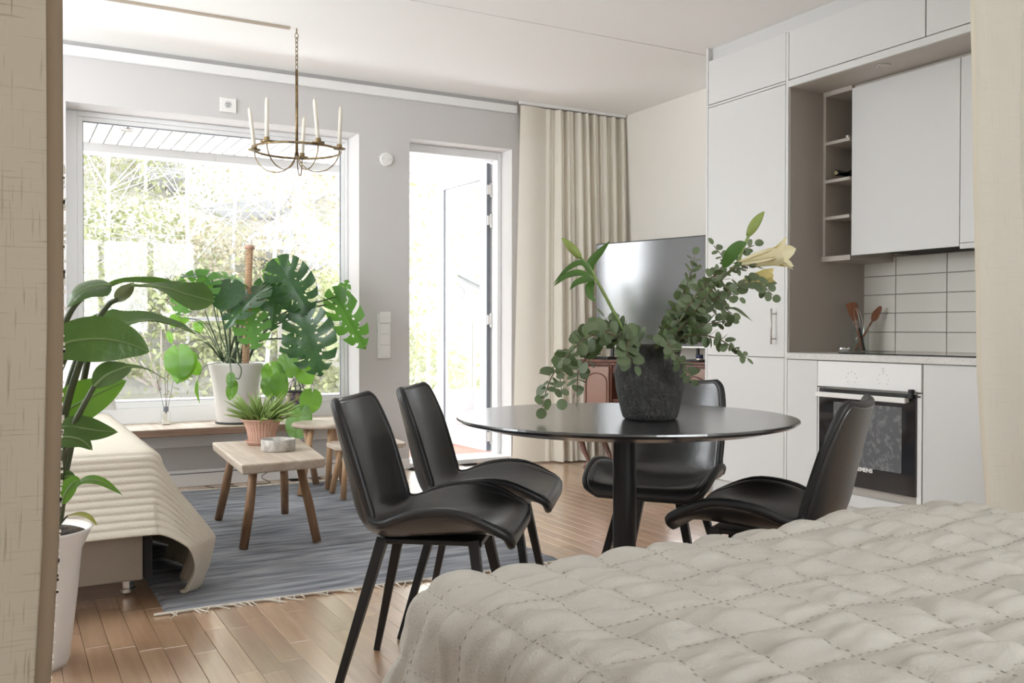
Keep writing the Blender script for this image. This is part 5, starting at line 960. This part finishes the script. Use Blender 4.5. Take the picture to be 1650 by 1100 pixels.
# ---- lilies
def lily(label, path): t = thing('lily_stem', label, 'flower', (vx, vy, vz+.05), group='lily stems in the vase'); stem('stalk', [V(vx, vy, vz+.08)]+[at(*p) for p in path], (.0055, .0042), t, M['lilystem'], 8); return t
def bud(pts, hw, t, m=None, nm='bud'):
    sp = crom([at(*p) for p in pts], 6); w = hw*np.sin(math.pi*np.linspace(.06, .97, len(sp))**.8)**.8; MB().tube(sp, w, 9).build(nm, m or M['bud'], t, smooth=True)
l1 = lily('lily stem leaning left with a closed green bud and long leaves', [(1012, 548, 2.72), (985, 495, 2.7), (962, 452, 2.68), (948, 428, 2.68), (936, 416, 2.68)])
bud([(936, 416, 2.68), (920, 398, 2.68), (905, 383, 2.68)], .013, l1)
for pts, w in (([(958, 448, 2.68), (938, 424, 2.66), (915, 433, 2.64), (891, 458, 2.62)], .010), ([(956, 450, 2.67), (935, 440, 2.63), (912, 445, 2.6), (892, 461, 2.58)], .012), ([(952, 444, 2.69), (952, 425, 2.69), (968, 405, 2.69), (983, 388, 2.69)], .014), ([(958, 450, 2.66), (945, 450, 2.62), (928, 456, 2.6), (918, 467, 2.6)], .012), ([(957, 452, 2.66), (950, 463, 2.62), (952, 478, 2.61), (962, 486, 2.61)], .013)):
    blade('leaf', [at(*p) for p in pts], w, unit(CAMN+V(0, 0, .5)), l1, M['leafL'], .2)
l2 = lily('lily stem leaning right with a large open cream flower and a bud', [(1078, 552, 2.72), (1110, 505, 2.7), (1150, 460, 2.68), (1185, 428, 2.66), (1198, 398, 2.66), (1207, 378, 2.66)])
bud([(1205, 380, 2.66), (1218, 358, 2.66), (1231, 341, 2.66)], .0145, l2)
blade('leaf', [at(*p) for p in ((1166, 432, 2.64), (1178, 410, 2.62), (1192, 395, 2.62), (1204, 392, 2.62))], .020, unit(CAMN+V(-.3, 0, .2)), l2, M['leafL'], .1); blade('leaf', [at(*p) for p in ((1165, 432, 2.66), (1175, 408, 2.65), (1192, 387, 2.65))], .012, unit(CAMN), l2, M['leafL'], .1)
blade('leaf', [at(*p) for p in ((1165, 495, 2.66), (1185, 498, 2.62), (1200, 508, 2.6), (1213, 518, 2.6))], .008, unit(V(0, 0, 1)+CAMN*.6), l2, M['leafE'], .2)
blade('leaf', [at(*p) for p in ((1180, 424, 2.64), (1205, 425, 2.62), (1232, 434, 2.61))], .010, unit(V(0, 0, 1)+CAMN*.7), l2, M['leafL'], .2)
def flower(t, base, tip, flare, m, n=6, spin=0., nm='petal'):
    B = at(*base); T = at(*tip); ax = unit(T-B); Ln = np.linalg.norm(T-B); a = unit(np.cross(ax, V(0, 0, 1))); b = np.cross(ax, a)
    for k in range(n):
        q = spin+k*2*math.pi/n; rd_ = a*math.cos(q)+b*math.sin(q); k2 = 1.0 if k % 2 else .93
        pts = [B, B+ax*Ln*.35+rd_*.012, B+ax*Ln*.7*k2+rd_*.020, B+ax*Ln*k2+rd_*flare]; blade(nm, pts, .024, rd_, t, m, -.15, prof=lambda s: np.interp(s, [0, .3, .75, .92, 1], [.25, .75, 1, .55, .05]), curl=-.3)
stem('flower_stalk', [at(1180, 432, 2.66), at(1188, 428, 2.64), at(1194, 424, 2.62)], .003, l2, M['lilystem'])
flower(l2, (1190, 424, 2.62), (1276, 407, 2.54), .050, M['petal'], spin=.3)
l3 = lily('lily with a pale yellow flower behind the eucalyptus leaves', [(1082, 553, 2.76), (1120, 510, 2.78), (1160, 475, 2.8), (1192, 456, 2.8)])
flower(l3, (1192, 456, 2.80), (1248, 444, 2.78), .026, mat('yellow_petal', (.72, .62, .26), .55, transl=.3), spin=.1)
